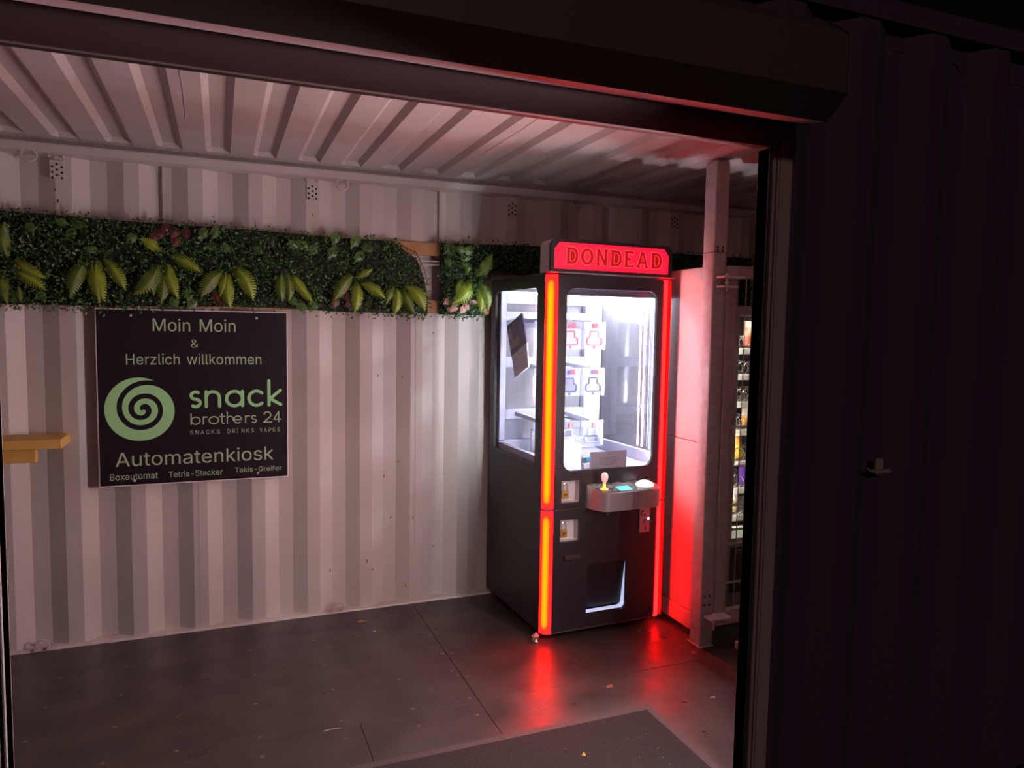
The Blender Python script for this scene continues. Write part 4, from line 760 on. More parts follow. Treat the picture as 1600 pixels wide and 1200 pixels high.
for z, nm in ((1.845, 1), (.165, 0)):
    s = MB()
    s.bbox(2.222-2.85, 2.345-2.85, 2.822-2.90, 2.886-2.90, z-.005, z+.005, b=.001)
    if nm: s.bbox(2.225-2.85, 2.315-2.85, 2.832-2.90, 2.886-2.90, z-.050, z-.040, b=.001)
    else: s.bbox(2.28-2.85, 2.33-2.85, 2.85-2.90, 2.886-2.90, z-.040, z-.034, b=.001)
    hg = s.build('hinge', M_ZINC, gt)
    s = MB(); s.tube([(2.268-2.85, 2.862-2.90, z-.066), (2.268-2.85, 2.862-2.90, z+.020)], .006, 8); s.lathe([(.012, 0), (.012, .010)], (2.268-2.85, 2.862-2.90, z-.030), 'z', 6); s.lathe([(.011, 0), (.011, .008)], (2.268-2.85, 2.862-2.90, z+.005), 'z', 6)
    s.build('hinge_bolt', M_ZINC, hg)
ys = empty('yellow_strap', (2.47, 2.872, 1.84), 0, 'short yellow strap hanging from the top rail of the mesh gate', 'strap')
s = MB(); pr = [(-.004, .050), (-.013, .030), (-.017, .0), (-.017, -.036), (-.010, -.047), (.002, -.047), (.010, -.036), (.012, 0), (.010, .050)]
s.prism(pr, -.002, .004, 'xz'); s.build('strap', M_YELLOW, ys)
wb = empty('wooden_step', (2.62, 2.67, 0), 0, 'pale wooden block on the floor right of the post', 'wooden block')
s = MB(); s.bbox(-.26, .30, -.12, .12, .0, .018, b=.002); s.build('lower_board', M_WOOD, wb); s = MB(); s.bbox(-.27, .31, -.13, .13, .0185, .056, b=.002); s.build('top_board', mat('pale_wood', (.66, .50, .33), .6, noise=(10, (.58, .42, .26), .5)), wb)

# ------------------------------------------------------------------ snack vending machine behind the gate
VX0, VX1, VY0, VY1, VZ = 2.42, 3.26, 3.10, 3.82, 1.722
WX0, WX1, WZ0, WZ1 = 2.552, 3.02, .525, 1.672
vm = empty('snack_machine', ((VX0+VX1)/2, VY0, 0), 0, 'grey snack vending machine with a lit glass front and spiral shelves, behind the mesh gate', 'vending machine')
def vb(name, m, *a, b=.002, parent=None): 
    l = vm.location; return bx(name, m, parent or vm, a[0]-l[0], a[1]-l[0], a[2]-l[1], a[3]-l[1], a[4], a[5], b=b)
s = MB(); s.prism(rrect(VX0-vm.location[0], VX1-vm.location[0], .09, VZ, .008, 2), 0, .035, 'xz', [rrect(WX0-vm.location[0], WX1-vm.location[0], WZ0, WZ1, .012, 3)]); s.build('door', M_VM, vm)
for a in ((VX0, VX0+.02, VY0+.036, VY1, .09, VZ), (VX1-.02, VX1, VY0+.036, VY1, .09, VZ), (VX0+.021, VX1-.021, VY1-.02, VY1, .09, VZ), (VX0+.021, VX1-.021, VY0+.036, VY1-.021, VZ-.02, VZ), (VX0+.021, VX1-.021, VY0+.036, VY1-.021, .09, .11)):
    vb('cabinet_panel', M_VMIN, *a)
vb('window_frame', M_VMSH, WX0-.008, WX1+.008, VY0-.004, VY0-.0005, WZ1-.006, WZ1+.006, b=.001)
s = MB(); s.prism(rrect(WX0-vm.location[0]-.005, WX1-vm.location[0]+.005, WZ0-.005, WZ1+.005, .01, 2), .036, .040, 'xz'); s.build('window_glass', glass('vending_glass', (1, 1, 1), .05), vm)
vb('lower_light_bar', mat('greenish_white_bar', (.75, .75, .6), .5, emit=(.9, .9, .65), estr=.32), WX0, WX1, VY0-.004, VY0-.0005, .470, .512, b=.001)
vb('push_flap', mat('dark_flap', (.05, .045, .045), .4), WX0, WX1, VY0-.008, VY0-.0005, .17, .42, b=.004)
vb('flap_handle', M_TRIM, WX0+.02, WX1-.02, VY0-.020, VY0-.009, .385, .410, b=.004)
for x in (VX0+.05, VX1-.09):
    for y in (VY0+.05, VY1-.1): vb('foot', M_RUBBER, x, x+.04, y, y+.04, 0, .09)
M_VLED = mat('warm_white_led', (1, 1, 1), .5, emit=(1, .93, .82), estr=120)
vb('led_strip', M_VLED, WX0-.018, WX0-.010, VY0+.052, VY0+.060, WZ0+.03, WZ1-.03, b=0)
vb('led_strip', M_VLED, WX0, WX1, VY0+.050, VY0+.056, WZ1+.008, WZ1+.014, b=0)
shelf_z = [1.487, 1.345, 1.195, 1.040, .865, .715, .560]
def spiral(x, z, n=5, r=.032, y0=.10):
    s = MB(); pts = [(x-vm.location[0]+r*math.cos(t), y0+.03*t/(2*math.pi)*1.6, z+r+.012+r*math.sin(t)) for t in [i*math.pi/7-math.pi/2 for i in range(14*n)]]
    s.tube(pts, .0026, 5); return s.build('spiral', M_WIRE, vm)
for i, z in enumerate(shelf_z):
    tr = vb('tray', M_VMSH, WX0-.03, WX1+.02, VY0+.085, VY0+.50, z-.006, z)
    vb('price_rail', M_VMSH, WX0-.03, WX1+.02, VY0+.072, VY0+.084, z-.022, z+.010, parent=tr)
    for j in range(4): spiral(2.668+j*.095, z, 4)
def bag(x, z, w_, h_, cols, label, lean=.0, y=.135):
    r = empty('snack_bag', (x, VY0+y, z), 0, label, 'snack bag', 'snack bags behind the glass of the vending machine')
    s = MB(); nx, nz = 6, 8
    for sd in (-1, 1):
        k = len(s.v)
        for a in range(nx+1):
            for b_ in range(nz+1):
                u, v = a/nx, b_/nz; th = .018*math.sin(math.pi*u)**.6*math.sin(math.pi*v)**.6
                s.v.append((-w_/2+w_*u+lean*v, sd*th+random.uniform(-.002, .002)*(0 < u < 1 and 0 < v < 1), h_*v))
        for a in range(nx):
            for b_ in range(nz):
                q = k+a*(nz+1)+b_; s.face((q, q+1, q+nz+2, q+nz+1), 1 if (b_ > 4) else 0)
    s.build('wrapper', cols, r, smooth=True)
    s = MB(); s.box(-w_/2+lean, w_/2+lean, -.001, .001, h_, h_+.010); s.build('seal', cols[1], r)
o_ = mat('orange_foil', (.85, .25, .03), .3, noise=(30, (.8, .5, .15), .3)); r_ = mat('red_foil', (.62, .07, .03), .3, noise=(25, (.7, .35, .25), .3))
p_ = mat('purple_foil', (.14, .05, .42), .3); t_ = mat('tan_foil', (.50, .40, .22), .35, noise=(60, (.2, .15, .06), .4)); w_ = mat('white_foil', (.7, .65, .6), .3); bl_ = mat('blue_foil', (.1, .25, .6), .3); yl = mat('yellow_foil', (.8, .5, .06), .3)
bag(2.725, 1.500, .070, .135, [r_, r_], 'red snack bag on the top shelf of the vending machine', .0)
bag(2.740, 1.052, .070, .11, [o_, w_], 'orange and white snack bag on the fourth shelf of the vending machine', -.01)
bag(2.685, .877, .075, .135, [yl, o_], 'yellow and orange snack bag on the fifth shelf, leaning left', -.02)
bag(2.735, .727, .075, .115, [p_, p_], 'purple snack bag on the sixth shelf of the vending machine', .0)
bag(2.677, .572, .060, .125, [t_, w_], 'tan speckled snack bag on the lowest shelf of the vending machine', -.012)
bag(2.785, .877, .07, .12, [bl_, w_], 'blue and white snack bag on the fifth shelf, behind the jamb', 0)
bag(2.875, 1.207, .07, .12, [t_, t_], 'tan snack bag on the third shelf of the vending machine', 0)

# ------------------------------------------------------------------ unseen drinks machine added by the right jamb for the inferred light, front towards the room's left end
DX, DY0, DY1, DZ = 1.910, 1.690, 2.165, 1.83
dm = empty('added_drinks_machine', (DX, (DY0+DY1)/2, 0), 0, 'brightly lit drinks vending machine added as an inferred light source, hidden just behind the right jamb', 'vending machine')
def db(name, m, *a, b=.002, parent=None):
    return bx(name, m, parent or dm, a[0]-DX, a[1]-DX, a[2]-dm.location[1], a[3]-dm.location[1], a[4], a[5], b=b)
for a in ((DX+.03, DX+.25, DY0, DY0+.018, .06, DZ), (DX+.03, DX+.25, DY1-.018, DY1, .06, DZ), (DX+.232, DX+.25, DY0+.019, DY1-.019, .06, DZ), (DX+.03, DX+.231, DY0+.019, DY1-.019, DZ-.02, DZ), (DX+.03, DX+.231, DY0+.019, DY1-.019, .06, .08)):
    db('cabinet_panel', M_BLK, *a)
yc = dm.location[1]
s = MB(); s.prism(rrect(DY0-yc, DY1-yc, .06, DZ, .006, 2), 0, .028, 'yz', [rrect(DY0+.110-yc, DY1-.030-yc, .42, 1.72, .012, 3)]); s.build('door', M_BLK, dm)
s = MB(); s.prism(rrect(DY0+.105-yc, DY1-.025-yc, .415, 1.725, .012, 3), .020, .024, 'yz'); s.build('window_glass', MATS['vending_glass'], dm)
M_DIFF = mat('lit_white_diffuser', (1, 1, 1), .5, emit=(1, .80, .81), estr=DRINKS)
db('light_diffuser', M_DIFF, DX-.006, DX-.0005, DY0+.014, DY0+.089, .80, 1.58, b=.001)
db('light_fin', M_BLK, DX-.060, DX-.0005, DY0+.001, DY0+.011, .72, 1.66, b=.002)  # unseen fin added to keep diffuser light off the shutter casing
db('coin_panel', M_CHROME, DX-.004, DX-.0005, DY0+.014, DY0+.089, .50, .70, b=.001)
for z in (.46, .76, 1.06, 1.36): db('shelf', M_VMSH, DX+.05, DX+.225, DY0+.03, DY1-.03, z, z+.012)
db('pickup_flap', M_GROOVE, DX-.004, DX-.0005, DY0+.09, DY1-.09, .14, .33, b=.001)
for y in (DY0+.03, DY1-.07): db('foot', M_RUBBER, DX+.05, DX+.09, y, y+.04, 0, .06)
bt = MB(); bt.lathe([(.026, 0), (.027, .02), (.027, .13), (.012, .175), (.012, .20)], (0, 0, 0), 'z', 12)
bcol = [mat('amber_bottle', (.35, .12, .02), .2), mat('green_bottle', (.03, .2, .05), .2), mat('red_bottle', (.4, .02, .03), .2), mat('clear_blue_bottle', (.2, .35, .5), .2)]
first_b = None; k = 0
for r_i, z in enumerate((.472, .772, 1.072, 1.372)):
    for c_i in range(5):
        col_ = ('amber', 'green', 'red', 'pale blue')[r_i]; o = bt.build('drink_bottle', bcol[r_i], smooth=True) if c_i == 0 else dup(prev_b)
        prev_b = o if c_i == 0 else prev_b
        o.location = (DX+.085, DY0+.150+c_i*.064, z+.0005)
        tag(o, '%s drink bottle, %s from the jamb on the %s shelf of the drinks machine' % (col_, ('first', 'second', 'third', 'fourth', 'fifth')[c_i], ('lowest', 'second', 'third', 'top')[r_i]), 'bottle', '%s bottles in the drinks machine' % col_)

# ------------------------------------------------------------------ sign
SY = 3.930
sg = empty('welcome_sign', (-.110, SY, 1.21), 0, 'black welcome sign with pale green lettering and swirl logo on the corrugated wall', 'sign')
def L(x, z): return (x+.110, z-1.21)
s = MB(); s.bbox(*[q for q in (-.549+.110, .328+.110)], .0005, .030, .782-1.21, 1.648-1.21, b=.001); s.build('backing_board', M_SIGNEDGE, sg)
s = MB(); s.box(-.5435+.110, .3225+.110, -.001, .0003, .7880-1.21, 1.6420-1.21); s.build('printed_face', M_SIGN, sg)
TY = -.0012
def T(txt, x0, x1, z0, z1): 
    a, b_ = L(x0, z0); c, d = L(x1, z1); text_part(txt, a, c, b_, d, TY, M_LETTER, 'lettering', sg, depth=.0006)
T('Moin Moin', -.302, .075, 1.540, 1.604); T('&', -.133, -.099, 1.461, 1.502); T('Herzlich willkommen', -.421, .197, 1.377, 1.431)
T('Automatenkiosk', -.477, .252, .879, .950)
T('Boxautomat', -.502, -.293, .814, .845); T('Tetris-Stacker', -.245, .005, .814, .844); T('Takis-Greifer', .063, .293, .820, .847)
x = -.144
for wd, (a, b_) in (('SNACKS', (-.144, .004)), ('DRINKS', (.030, .166)), ('VAPES', (.186, .295))):
    n = len(wd); st = (b_-a)/n
    for i, c in enumerate(wd): T(c, a+i*st, a+i*st+(st-.009 if c != 'I' else .006), 1.026, 1.047)
def stroke(glyphs, wd, m, name):
    for paths in glyphs: stroke1(paths, wd, m, name)
def stroke1(paths, wd, m, name):
    s = MB(); lay = [0]
    for p in paths:
        P = [L(*q) for q in p]
        for i in range(len(P)-1):
            (x0, z0), (x1, z1) = P[i], P[i+1]; d = math.hypot(x1-x0, z1-z0)
            if d < 1e-7: continue
            nx, nz = -(z1-z0)/d*wd, (x1-x0)/d*wd
            lay[0] += 1; yy = TY-.0003-.00002*lay[0]
            s.add([(x0+nx, yy, z0+nz), (x0-nx, yy, z0-nz), (x1-nx, yy, z1-nz), (x1+nx, yy, z1+nz)], [(0, 1, 2, 3)])
        for (x0, z0) in P:
            lay[0] += 1; yy = TY-.0003-.00002*lay[0]
            k = len(s.v); s.v += [(x0+wd*math.cos(t), yy, z0+wd*math.sin(t)) for t in [2*math.pi*j/12 for j in range(12)]]; s.face(range(k, k+12))
    return s.build(name, m, sg, fix=False)
def arcp(cx, cz, rx, rz, a0, a1, n=14): return [(cx+rx*math.cos(math.radians(a0+(a1-a0)*i/n)), cz+rz*math.sin(math.radians(a0+(a1-a0)*i/n))) for i in range(n+1)]
bz, xh = 1.166, 1.240; rz = (xh-bz)/2; mz = (bz+xh)/2
sn = [[arcp(-.116, bz+.75*2*rz, .020, rz*.5, 50, 270, 10)+arcp(-.116, bz+.25*2*rz, .021, rz*.5, 90, -130, 10)],
      [[(-.067, bz), (-.067, xh)], arcp(-.036, xh-.031, .031, .031, 180, 0)+[(-.005, bz)]],
      [arcp(.066, mz, .038, rz, 0, 360, 24), [(.104, xh), (.104, bz)]],
      [arcp(.172, mz, .037, rz, 45, 315, 18)],
      [[(.233, bz), (.233, 1.292)], [(.289, xh+.002), (.238, mz-.004), (.291, bz+.002)]]]
stroke(sn, .0078, M_LOGO, 'lettering')
b2, x2 = 1.077, 1.113; r2 = (x2-b2)/2; m2 = (b2+x2)/2; up = 1.131
def sm_o(cx, rx=.018): return arcp(cx, m2, rx, r2, 0, 360, 18)
br = [[[(-.138, up), (-.138, b2)], sm_o(-.117, .020)], [[(-.082, b2), (-.082, x2)], arcp(-.070, x2-.014, .012, .014, 180, 60, 6)], [sm_o(-.033, .022)],
      [[(.005, up-.004), (.005, b2+.008)]+arcp(.013, b2+.008, .008, .008, 180, 280, 5), [(-.005, x2), (.018, x2)]],
      [[(.030, up+.004), (.030, b2)], arcp(.044, x2-.014, .014, .014, 180, 20, 8), [(.058, x2-.014), (.058, b2+.014)]],
      [[(.062, m2), (.098, m2)]+arcp(.080, m2, .018, r2, 0, 310, 16)], [[(.118, b2), (.118, x2)], arcp(.130, x2-.012, .012, .012, 180, 60, 6)],
      [arcp(.158, x2-.009, .011, .009, 40, 270, 8)+arcp(.158, b2+.009, .012, .009, 90, -130, 8)],
      [arcp(.224, up-.017, .017, .017, 160, -30, 10)+[(.206, b2), (.244, b2)]], [[(.280, b2), (.280, up), (.256, b2+.014), (.292, b2+.014)]]]
stroke(br, .0030, M_LETTER, 'lettering')
# swirl logo: band between two spiral radii
K = [(70, 256, 252), (90, 265, 240), (180, 315, 215), (270, 260, 172), (360, 265, 167), (450, 200, 132), (540, 170, 120), (630, 130, 85), (720, 125, 70), (810, 90, 43), (900, 73, 23), (990, 46, 2), (1060, 22, 0)]
ang = np.array([k[0] for k in K], float); ro = np.array([k[1] for k in K], float); ri = np.array([k[2] for k in K], float)
def smooth_interp(t, xs, ys):
    m_ = np.gradient(ys, xs); i = int(np.clip(np.searchsorted(xs, t)-1, 0, len(xs)-2)); h = xs[i+1]-xs[i]; u = (t-xs[i])/h
    return (2*u**3-3*u**2+1)*ys[i]+(u**3-2*u**2+u)*h*m_[i]+(-2*u**3+3*u**2)*ys[i+1]+(u**3-u**2)*h*m_[i+1]
s = MB(); N = 220; cx, cz = L(-.3525, 1.158)
for i in range(N+1):
    t = 70+990*i/N; a = math.radians(t); 
    for r in (smooth_interp(t, ang, ro), max(0, smooth_interp(t, ang, ri))):
        s.v.append((cx+r*math.cos(a)*.000528, TY-.0006, cz+r*math.sin(a)*.000589))
for i in range(N): s.face((2*i, 2*i+1, 2*i+3, 2*i+2))
s.build('swirl_logo', M_LOGO, sg, fix=False)
for x, z in ((-.397, 1.615), (.176, 1.614), (-.397, .808), (.175, .812)):
    a, b_ = L(x, z); s = MB(); s.lathe([(.0065, 0), (.0065, -.003), (.004, -.005)], (a, -.001, b_), 'y', 10); s.build('screw_head', M_STEEL, sg)

# ------------------------------------------------------------------ lashing rings and vents
def ring(x, z, label, down=True, cat='ring'):
    yy = wall_y(x)
    r = empty('lashing_ring', (x, YP-.020, z), 0, label, 'ring', 'steel lashing rings of the container')
    R = .030
    a0, a1 = (-215, 35) if down else (-35, 215)
    s = MB(); s.tube([(R*math.cos(math.radians(a)), -.006-.006*abs(math.sin(math.radians(a))), R*math.sin(math.radians(a))) for a in range(a0, a1+1, 10)], .0050, 8)
    s.build('ring_bar', M_STEEL, r, smooth=True)
    for sx in (-.025, .025):
        s = MB(); zz = .014 if down else -.014
        s.lathe([(.007, -.010), (.007, .010)], (sx, -.004, zz), 'y', 8); s.build('weld_lug', M_STEEL, r)
ring(-.796, 2.336, 'steel lashing ring under the top rail at the far left'); ring(.611, 2.326, 'steel lashing ring under the top rail beside the second vent')
ring(1.986, 2.322, 'steel lashing ring under the top rail above the claw machine')
ring(-.808, .030, 'steel lashing ring at the foot of the wall at the far left', False); ring(.584, .034, 'steel lashing ring at the foot of the wall below the paint chips', False)
for x, lab in ((-.690, 'perforated air vent above the left end of the green hedge'), (.460, 'perforated air vent above the middle of the green hedge'), (1.588, 'perforated air vent up on the wall left of the red header'), (2.710, 'perforated air vent high on the wall by the post')):
    v = empty('air_vent', (x, YP-.004, 2.279), 0, lab, 'vent', 'perforated container air vents')
    s = MB(); s.bbox(-.030, .030, -.003, .0035, -.040, .046, b=.001); s.build('vent_plate', M_WALL, v)
    s = MB()
    for hx, hz in ((-.019, .016), (-.019, -.009), (-.019, -.034+.0), (.019, .016), (.019, -.009), (.019, -.034), (0, .028), (0, .003), (0, -.022)):
        s.lathe([(.0056, 0), (.0056, -.0006)], (hx, -.0032, hz), 'y', 10)
    s.build('vent_holes', M_HOLE, v)
    for hx in (-.030, .026):
        s = MB(); s.lathe([(.007, 0), (.006, -.010), (.003, -.012)], (hx, -.003, .062), 'y', 8); s.build('bolt', M_STEEL, v)

# ------------------------------------------------------------------ battens, cables, shelf
for z0, z1, lab in ((1.980, 2.050, 'upper pine batten behind the artificial hedge'), (1.662, 1.732, 'lower pine batten behind the artificial hedge')):
    s = MB(); s.bbox(-2.1, .55, -.011, .011, -(z1-z0)/2, (z1-z0)/2, b=.002)
    o = tag(s.build('wooden_batten', M_WOOD), lab, 'batten', 'pine battens holding the hedge'); o.location = (.9, YP-.0125, (z0+z1)/2)
for k, (z, lab) in enumerate(((1.944, 'upper white cable spanning the gap between the hedge panels'), (1.922, 'lower white cable spanning the gap between the hedge panels'))):
    s = MB(); s.tube([(x-1.1, -.002*math.sin(x*9), -.006*math.cos((x-1.1)*7+k)) for x in np.arange(.70, 1.55, .05)], .0035, 6)
    o = tag(s.build('white_cable', M_CABLE, smooth=True), lab, 'cable', 'white cables behind the hedge'); o.location = (1.1, YP-.034, z+.01)
sh = empty('wall_shelf', (-1.10, 3.86, 1.0), 0, 'pine plank shelf on the corrugated wall left of the welcome sign', 'shelf')
s = MB(); s.bbox(-.55, .430, -.100, .1065, .006, .050, b=.003); s.build('shelf_board', M_WOODY, sh)
s = MB(); s.bbox(-.55, .310, -.005, .040, -.068, .0055, b=.003); s.build('shelf_batten', M_WOODY, sh)

# ------------------------------------------------------------------ artificial hedge
def in_poly(x, z, P):
    c = np.zeros(len(x), bool); n = len(P)
    for i in range(n):
        x0, z0 = P[i]; x1, z1 = P[(i+1) % n]
        m_ = ((z0 > z) != (z1 > z)); 
        with np.errstate(divide='ignore', invalid='ignore'): c ^= m_ & (x < (x1-x0)*(z-z0)/(z1-z0)+x0)
    return c
def hedge(P, n, y0, name, label, curl=None):
    r = empty(name, (P[0][0], y0, P[0][1]), 0, label, 'artificial hedge', 'artificial hedge panels along the back wall')
    ox, oz = P[0]
    xs = [p[0] for p in P]; zs = [p[1] for p in P]
    X = RNG.uniform(min(xs)-.01, max(xs)+.01, n*2); Z = RNG.uniform(min(zs)-.012, max(zs)+.012, n*2)
    jx, jz = RNG.normal(0, .009, n*2), RNG.normal(0, .0125, n*2)
    k = in_poly(X+jx, Z+jz, P); X, Z = X[k][:n], Z[k][:n]; n = len(X)
    # bulge: thick in the middle, thinner at the rim
    zc = (Z-min(zs))/(max(zs)-min(zs)); 
    bul = .034+.034*np.sqrt(np.clip(np.sin(np.pi*np.clip(zc, .03, .97)), 0, 1))+.010*np.sin(X*23+Z*17)*np.sin(X*9-Z*31)
    Y = y0-.010-bul*RNG.beta(5, 1.4, n)
    C = np.stack([X-ox, Y-y0, Z-oz], 1)
    sz = RNG.uniform(.006, .0115, n)
    d = RNG.normal(size=(n, 3)); d[:, 1] -= .35; d /= np.linalg.norm(d, axis=1)[:, None]
    e = np.cross(d, RNG.normal(size=(n, 3))); e /= np.linalg.norm(e, axis=1)[:, None]
    V = np.stack([C, C+d*sz[:, None]+e*sz[:, None]*.55, C+d*sz[:, None]*2.1, C+d*sz[:, None]-e*sz[:, None]*.55], 1).reshape(-1, 3)
    me = bpy.data.meshes.new('foliage'); me.vertices.add(len(V)); me.vertices.foreach_set('co', V.ravel())
    me.loops.add(4*n); me.loops.foreach_set('vertex_index', np.arange(4*n)); me.polygons.add(n); me.polygons.foreach_set('loop_start', np.arange(n)*4); me.polygons.foreach_set('loop_total', np.full(n, 4))
    me.materials.append(M_LEAF); me.update(); me.validate()
    o = bpy.data.objects.new('foliage', me); COL.objects.link(o); o.parent = r; o['kind'] = 'stuff'
    s = MB(); cxm, czm = sum(xs)/len(xs), sum(zs)/len(zs)
    s.prism([(a-ox, max(b_, 1.656)-oz) for a, b_ in P], -.016, -.004, 'xz'); s.build('backing_grid', M_HEDGEBACK, r)
    return r
HP1 = [(-1.75, 2.060), (-1.75, 1.66), (-.9, 1.640), (-.5, 1.640), (.0, 1.668), (.3, 1.668), (.6, 1.655), (.82, 1.640), (.95, 1.628), (1.035, 1.622), (1.078, 1.650), (1.075, 1.72), (1.06, 1.82), (1.035, 1.90), (1.01, 1.955), (.94, 2.000), (.885, 2.045), (.6, 2.045), (.2, 2.058), (-.4, 2.062), (-.9, 2.074)]
HP2 = [(1.146, 2.052), (1.142, 1.648), (1.25, 1.640), (1.36, 1.636), (1.405, 1.655), (1.410, 1.912), (2.18, 1.912), (2.19, 1.955), (2.300, 1.955), (2.305, 1.70), (3.3, 1.70), (3.3, 2.075), (2.0, 2.075), (1.5, 2.062)]
YH = YP-.030
h1 = hedge(HP1, 15000, YH, 'hedge_panel', 'long artificial hedge panel with yellow-green ferns above the welcome sign')
h2 = hedge(HP2, 11000, YH, 'hedge_panel', 'artificial hedge panel with pink leaves running behind the claw machine')
# exposed grid at the curled corner
s = MB()
cpts = [(.885, 2.045), (.94, 2.012), (1.0, 1.985), (1.018, 1.955), (1.045, 1.90), (1.066, 1.83)]
for a, b_ in zip(cpts[:-1], cpts[1:]): s.tube([(a[0]-HP1[0][0], -.045, a[1]-HP1[0][1]), (b_[0]-HP1[0][0], -.045, b_[1]-HP1[0][1])], .0018, 5)
for i in range(14):
    t = i/13*(len(cpts)-1); j = min(int(t), len(cpts)-2); f = t-j
    x = cpts[j][0]+(cpts[j+1][0]-cpts[j][0])*f; z = cpts[j][1]+(cpts[j+1][1]-cpts[j][1])*f
    s.tube([(x-HP1[0][0], -.045, z+.004-HP1[0][1]), (x-.022-HP1[0][0], -.043, z-.018-HP1[0][1])], .0014, 4)
s.build('grid_edge', M_HEDGEBACK, h1)

def frond_mesh(bend, width=.20, n=17):
    """unit-length serrated frond along +x, facing -y, drooping by bend"""
    s = MB(); mid = []
    for i in range(n+1):
        t = i/n; mid.append((t-.04*math.sin(math.pi*t), -.20*math.sin(math.pi*t*.85)-.02, bend*4*t*(1-t)*.5-bend*.5*t*t*0))
    def wd(t): return width*(math.sin(math.pi*min(1, .10+t*.90)**1.15)**.75 if t < .97 else .12)
    for i in range(n):
        t = (i+.5)/n; a, b_ = mid[i], mid[i+1]; dx, dz = b_[0]-a[0], b_[2]-a[2]; l = math.hypot(dx, dz); nx, nz = -dz/l, dx/l
        for sg_ in (1, -1):
            w1, w2 = wd(i/n), wd((i+1)/n)*(1.10)
            # base segment and a pointed pinna reaching forward
            s.add([a, b_, (b_[0]+dx*.30+sg_*nx*w1*.20, b_[1]+.015, b_[2]+dz*.30+sg_*nz*w1*.20), (a[0]+dx*.25+sg_*nx*w1*.20, a[1]+.018, a[2]+dz*.25+sg_*nz*w1*.20)], [(0, 1, 2, 3)])
            s.add([(a[0]+dx*.10+sg_*nx*w1*.18, a[1]+.018, a[2]+dz*.10+sg_*nz*w1*.18), (b_[0]+dx*.05+sg_*nx*w1*.18, b_[1]+.010, b_[2]+dz*.05+sg_*nz*w1*.18), (b_[0]+dx*.55+sg_*nx*w2*.60, b_[1]+.070, b_[2]+dz*.55+sg_*nz*w2*.60), (a[0]+dx*.85+sg_*nx*w2*.58, a[1]+.085, a[2]+dz*.85+sg_*nz*w2*.58)], [(0, 1, 2, 3)])
    return s.build('fern_frond', M_FERN, None, fix=False)
F0 = [frond_mesh(b_, w_) for b_, w_ in ((.12, .30), (-.12, .30), (.22, .34), (-.22, .34))]
F0d = []
CAMP = (YAW, PITCH, ROLL)
def ray_to(px, py, y):
    fw = Vector((math.sin(YAW)*math.cos(PITCH), math.cos(YAW)*math.cos(PITCH), -math.sin(PITCH)))
    r0 = Vector((math.cos(YAW), -math.sin(YAW), 0)); u0 = r0.cross(fw)
    r = math.cos(ROLL)*r0+math.sin(ROLL)*u0; u = -math.sin(ROLL)*r0+math.cos(ROLL)*u0
    d = fw+(px-800)/FPX*r-(py-600)/FPX*u; t = y/d.y
    return Vector((d.x*t, y, CH+d.z*t))
YL = YH-.062
def basis(p, q, w_scale=1.0):
    d = q-p; L_ = d.length; ex = d/L_; ey = Vector((0, 1, 0)); ez = ex.cross(ey)
    if abs(ex.z) < .2 and ez.z < 0: ez = -ez
    return Matrix((ex*L_, ey*L_*w_scale, ez*L_)).transposed().to_4x4()
def place(proto, name, root, base, tip, dark=False, wid=None):
    p = ray_to(base[0], base[1], YL+random.uniform(-.004, .010)); q = ray_to(tip[0], tip[1], YL-.012)
    m = basis(p, q, .9); m.translation = p-root.location
    o = bpy.data.objects.new(name, proto.data); COL.objects.link(o); o.parent = root; o.matrix_local = m
    if dark:
        o.material_slots[0].link = 'OBJECT'; o.material_slots[0].material = M_FERND
    return o
def z7(x, y): return (x/4, 300+y/4)
def z8(x, y): return (380+x/4, 300+y/4)
fr1 = [(z7, (45, 410), (28, 190), 1), (z7, (90, 420), (290, 540), 0), (z7, (60, 480), (285, 612), 0), (z7, (20, 500), (45, 695), 1), (z7, (110, 590), (125, 690), 1),
 (z7, (545, 430), (440, 655), 1), (z7, (560, 440), (620, 685), 0), (z7, (605, 420), (655, 682), 0), (z7, (650, 420), (785, 612), 0),
 (z7, (1005, 390), (870, 293), 0), (z7, (1060, 400), (1256, 503), 0), (z7, (1050, 450), (1115, 665), 0), (z7, (990, 450), (838, 637), 1), (z7, (975, 460), (960, 645), 1), (z7, (1010, 500), (1005, 692), 1),
 (z7, (1400, 500), (1258, 658), 1), (z7, (1405, 510), (1372, 655), 0), (z7, (1430, 510), (1440, 725), 0), (z7, (1455, 470), (1580, 675), 0),
 (z8, (240, 505), (245, 685), 1), (z8, (270, 510), (285, 680), 1), (z8, (310, 515), (412, 643), 0), (z8, (330, 600), (432, 692), 0),
 (z8, (685, 520), (565, 680), 1), (z8, (705, 560), (690, 755), 0), (z8, (700, 530), (808, 480), 0), (z8, (735, 570), (885, 665), 0),
 (z8, (945, 580), (892, 705), 1), (z8, (960, 600), (942, 765), 0), (z8, (1000, 600), (1070, 760), 1), (z8, (1020, 590), (1132, 742), 0), (z8, (1020, 590), (1162, 642), 1)]
fr2 = [(z8, (1425, 545), (1300, 700), 0), (z8, (1375, 545), (1330, 640), 0), (z8, (1465, 600), (1485, 750), 0), (z8, (1445, 520), (1555, 385), 1), (z8, (1480, 560), (1530, 740), 1), (z8, (1400, 460), (1405, 525), 1)]
for root, lst in ((h1, fr1), (h2, fr2)):
    for i, (zf, a, b_, dk) in enumerate(lst):
        A, B = zf(*a), zf(*b_)
        pr_ = F0[(i % 2)+(2 if (abs(B[0]-A[0]) > 18 and i % 3 == 0) else 0)]
        place(pr_, 'fern_frond', root, A, B, bool(dk))
for f in F0: bpy.data.objects.remove(f)
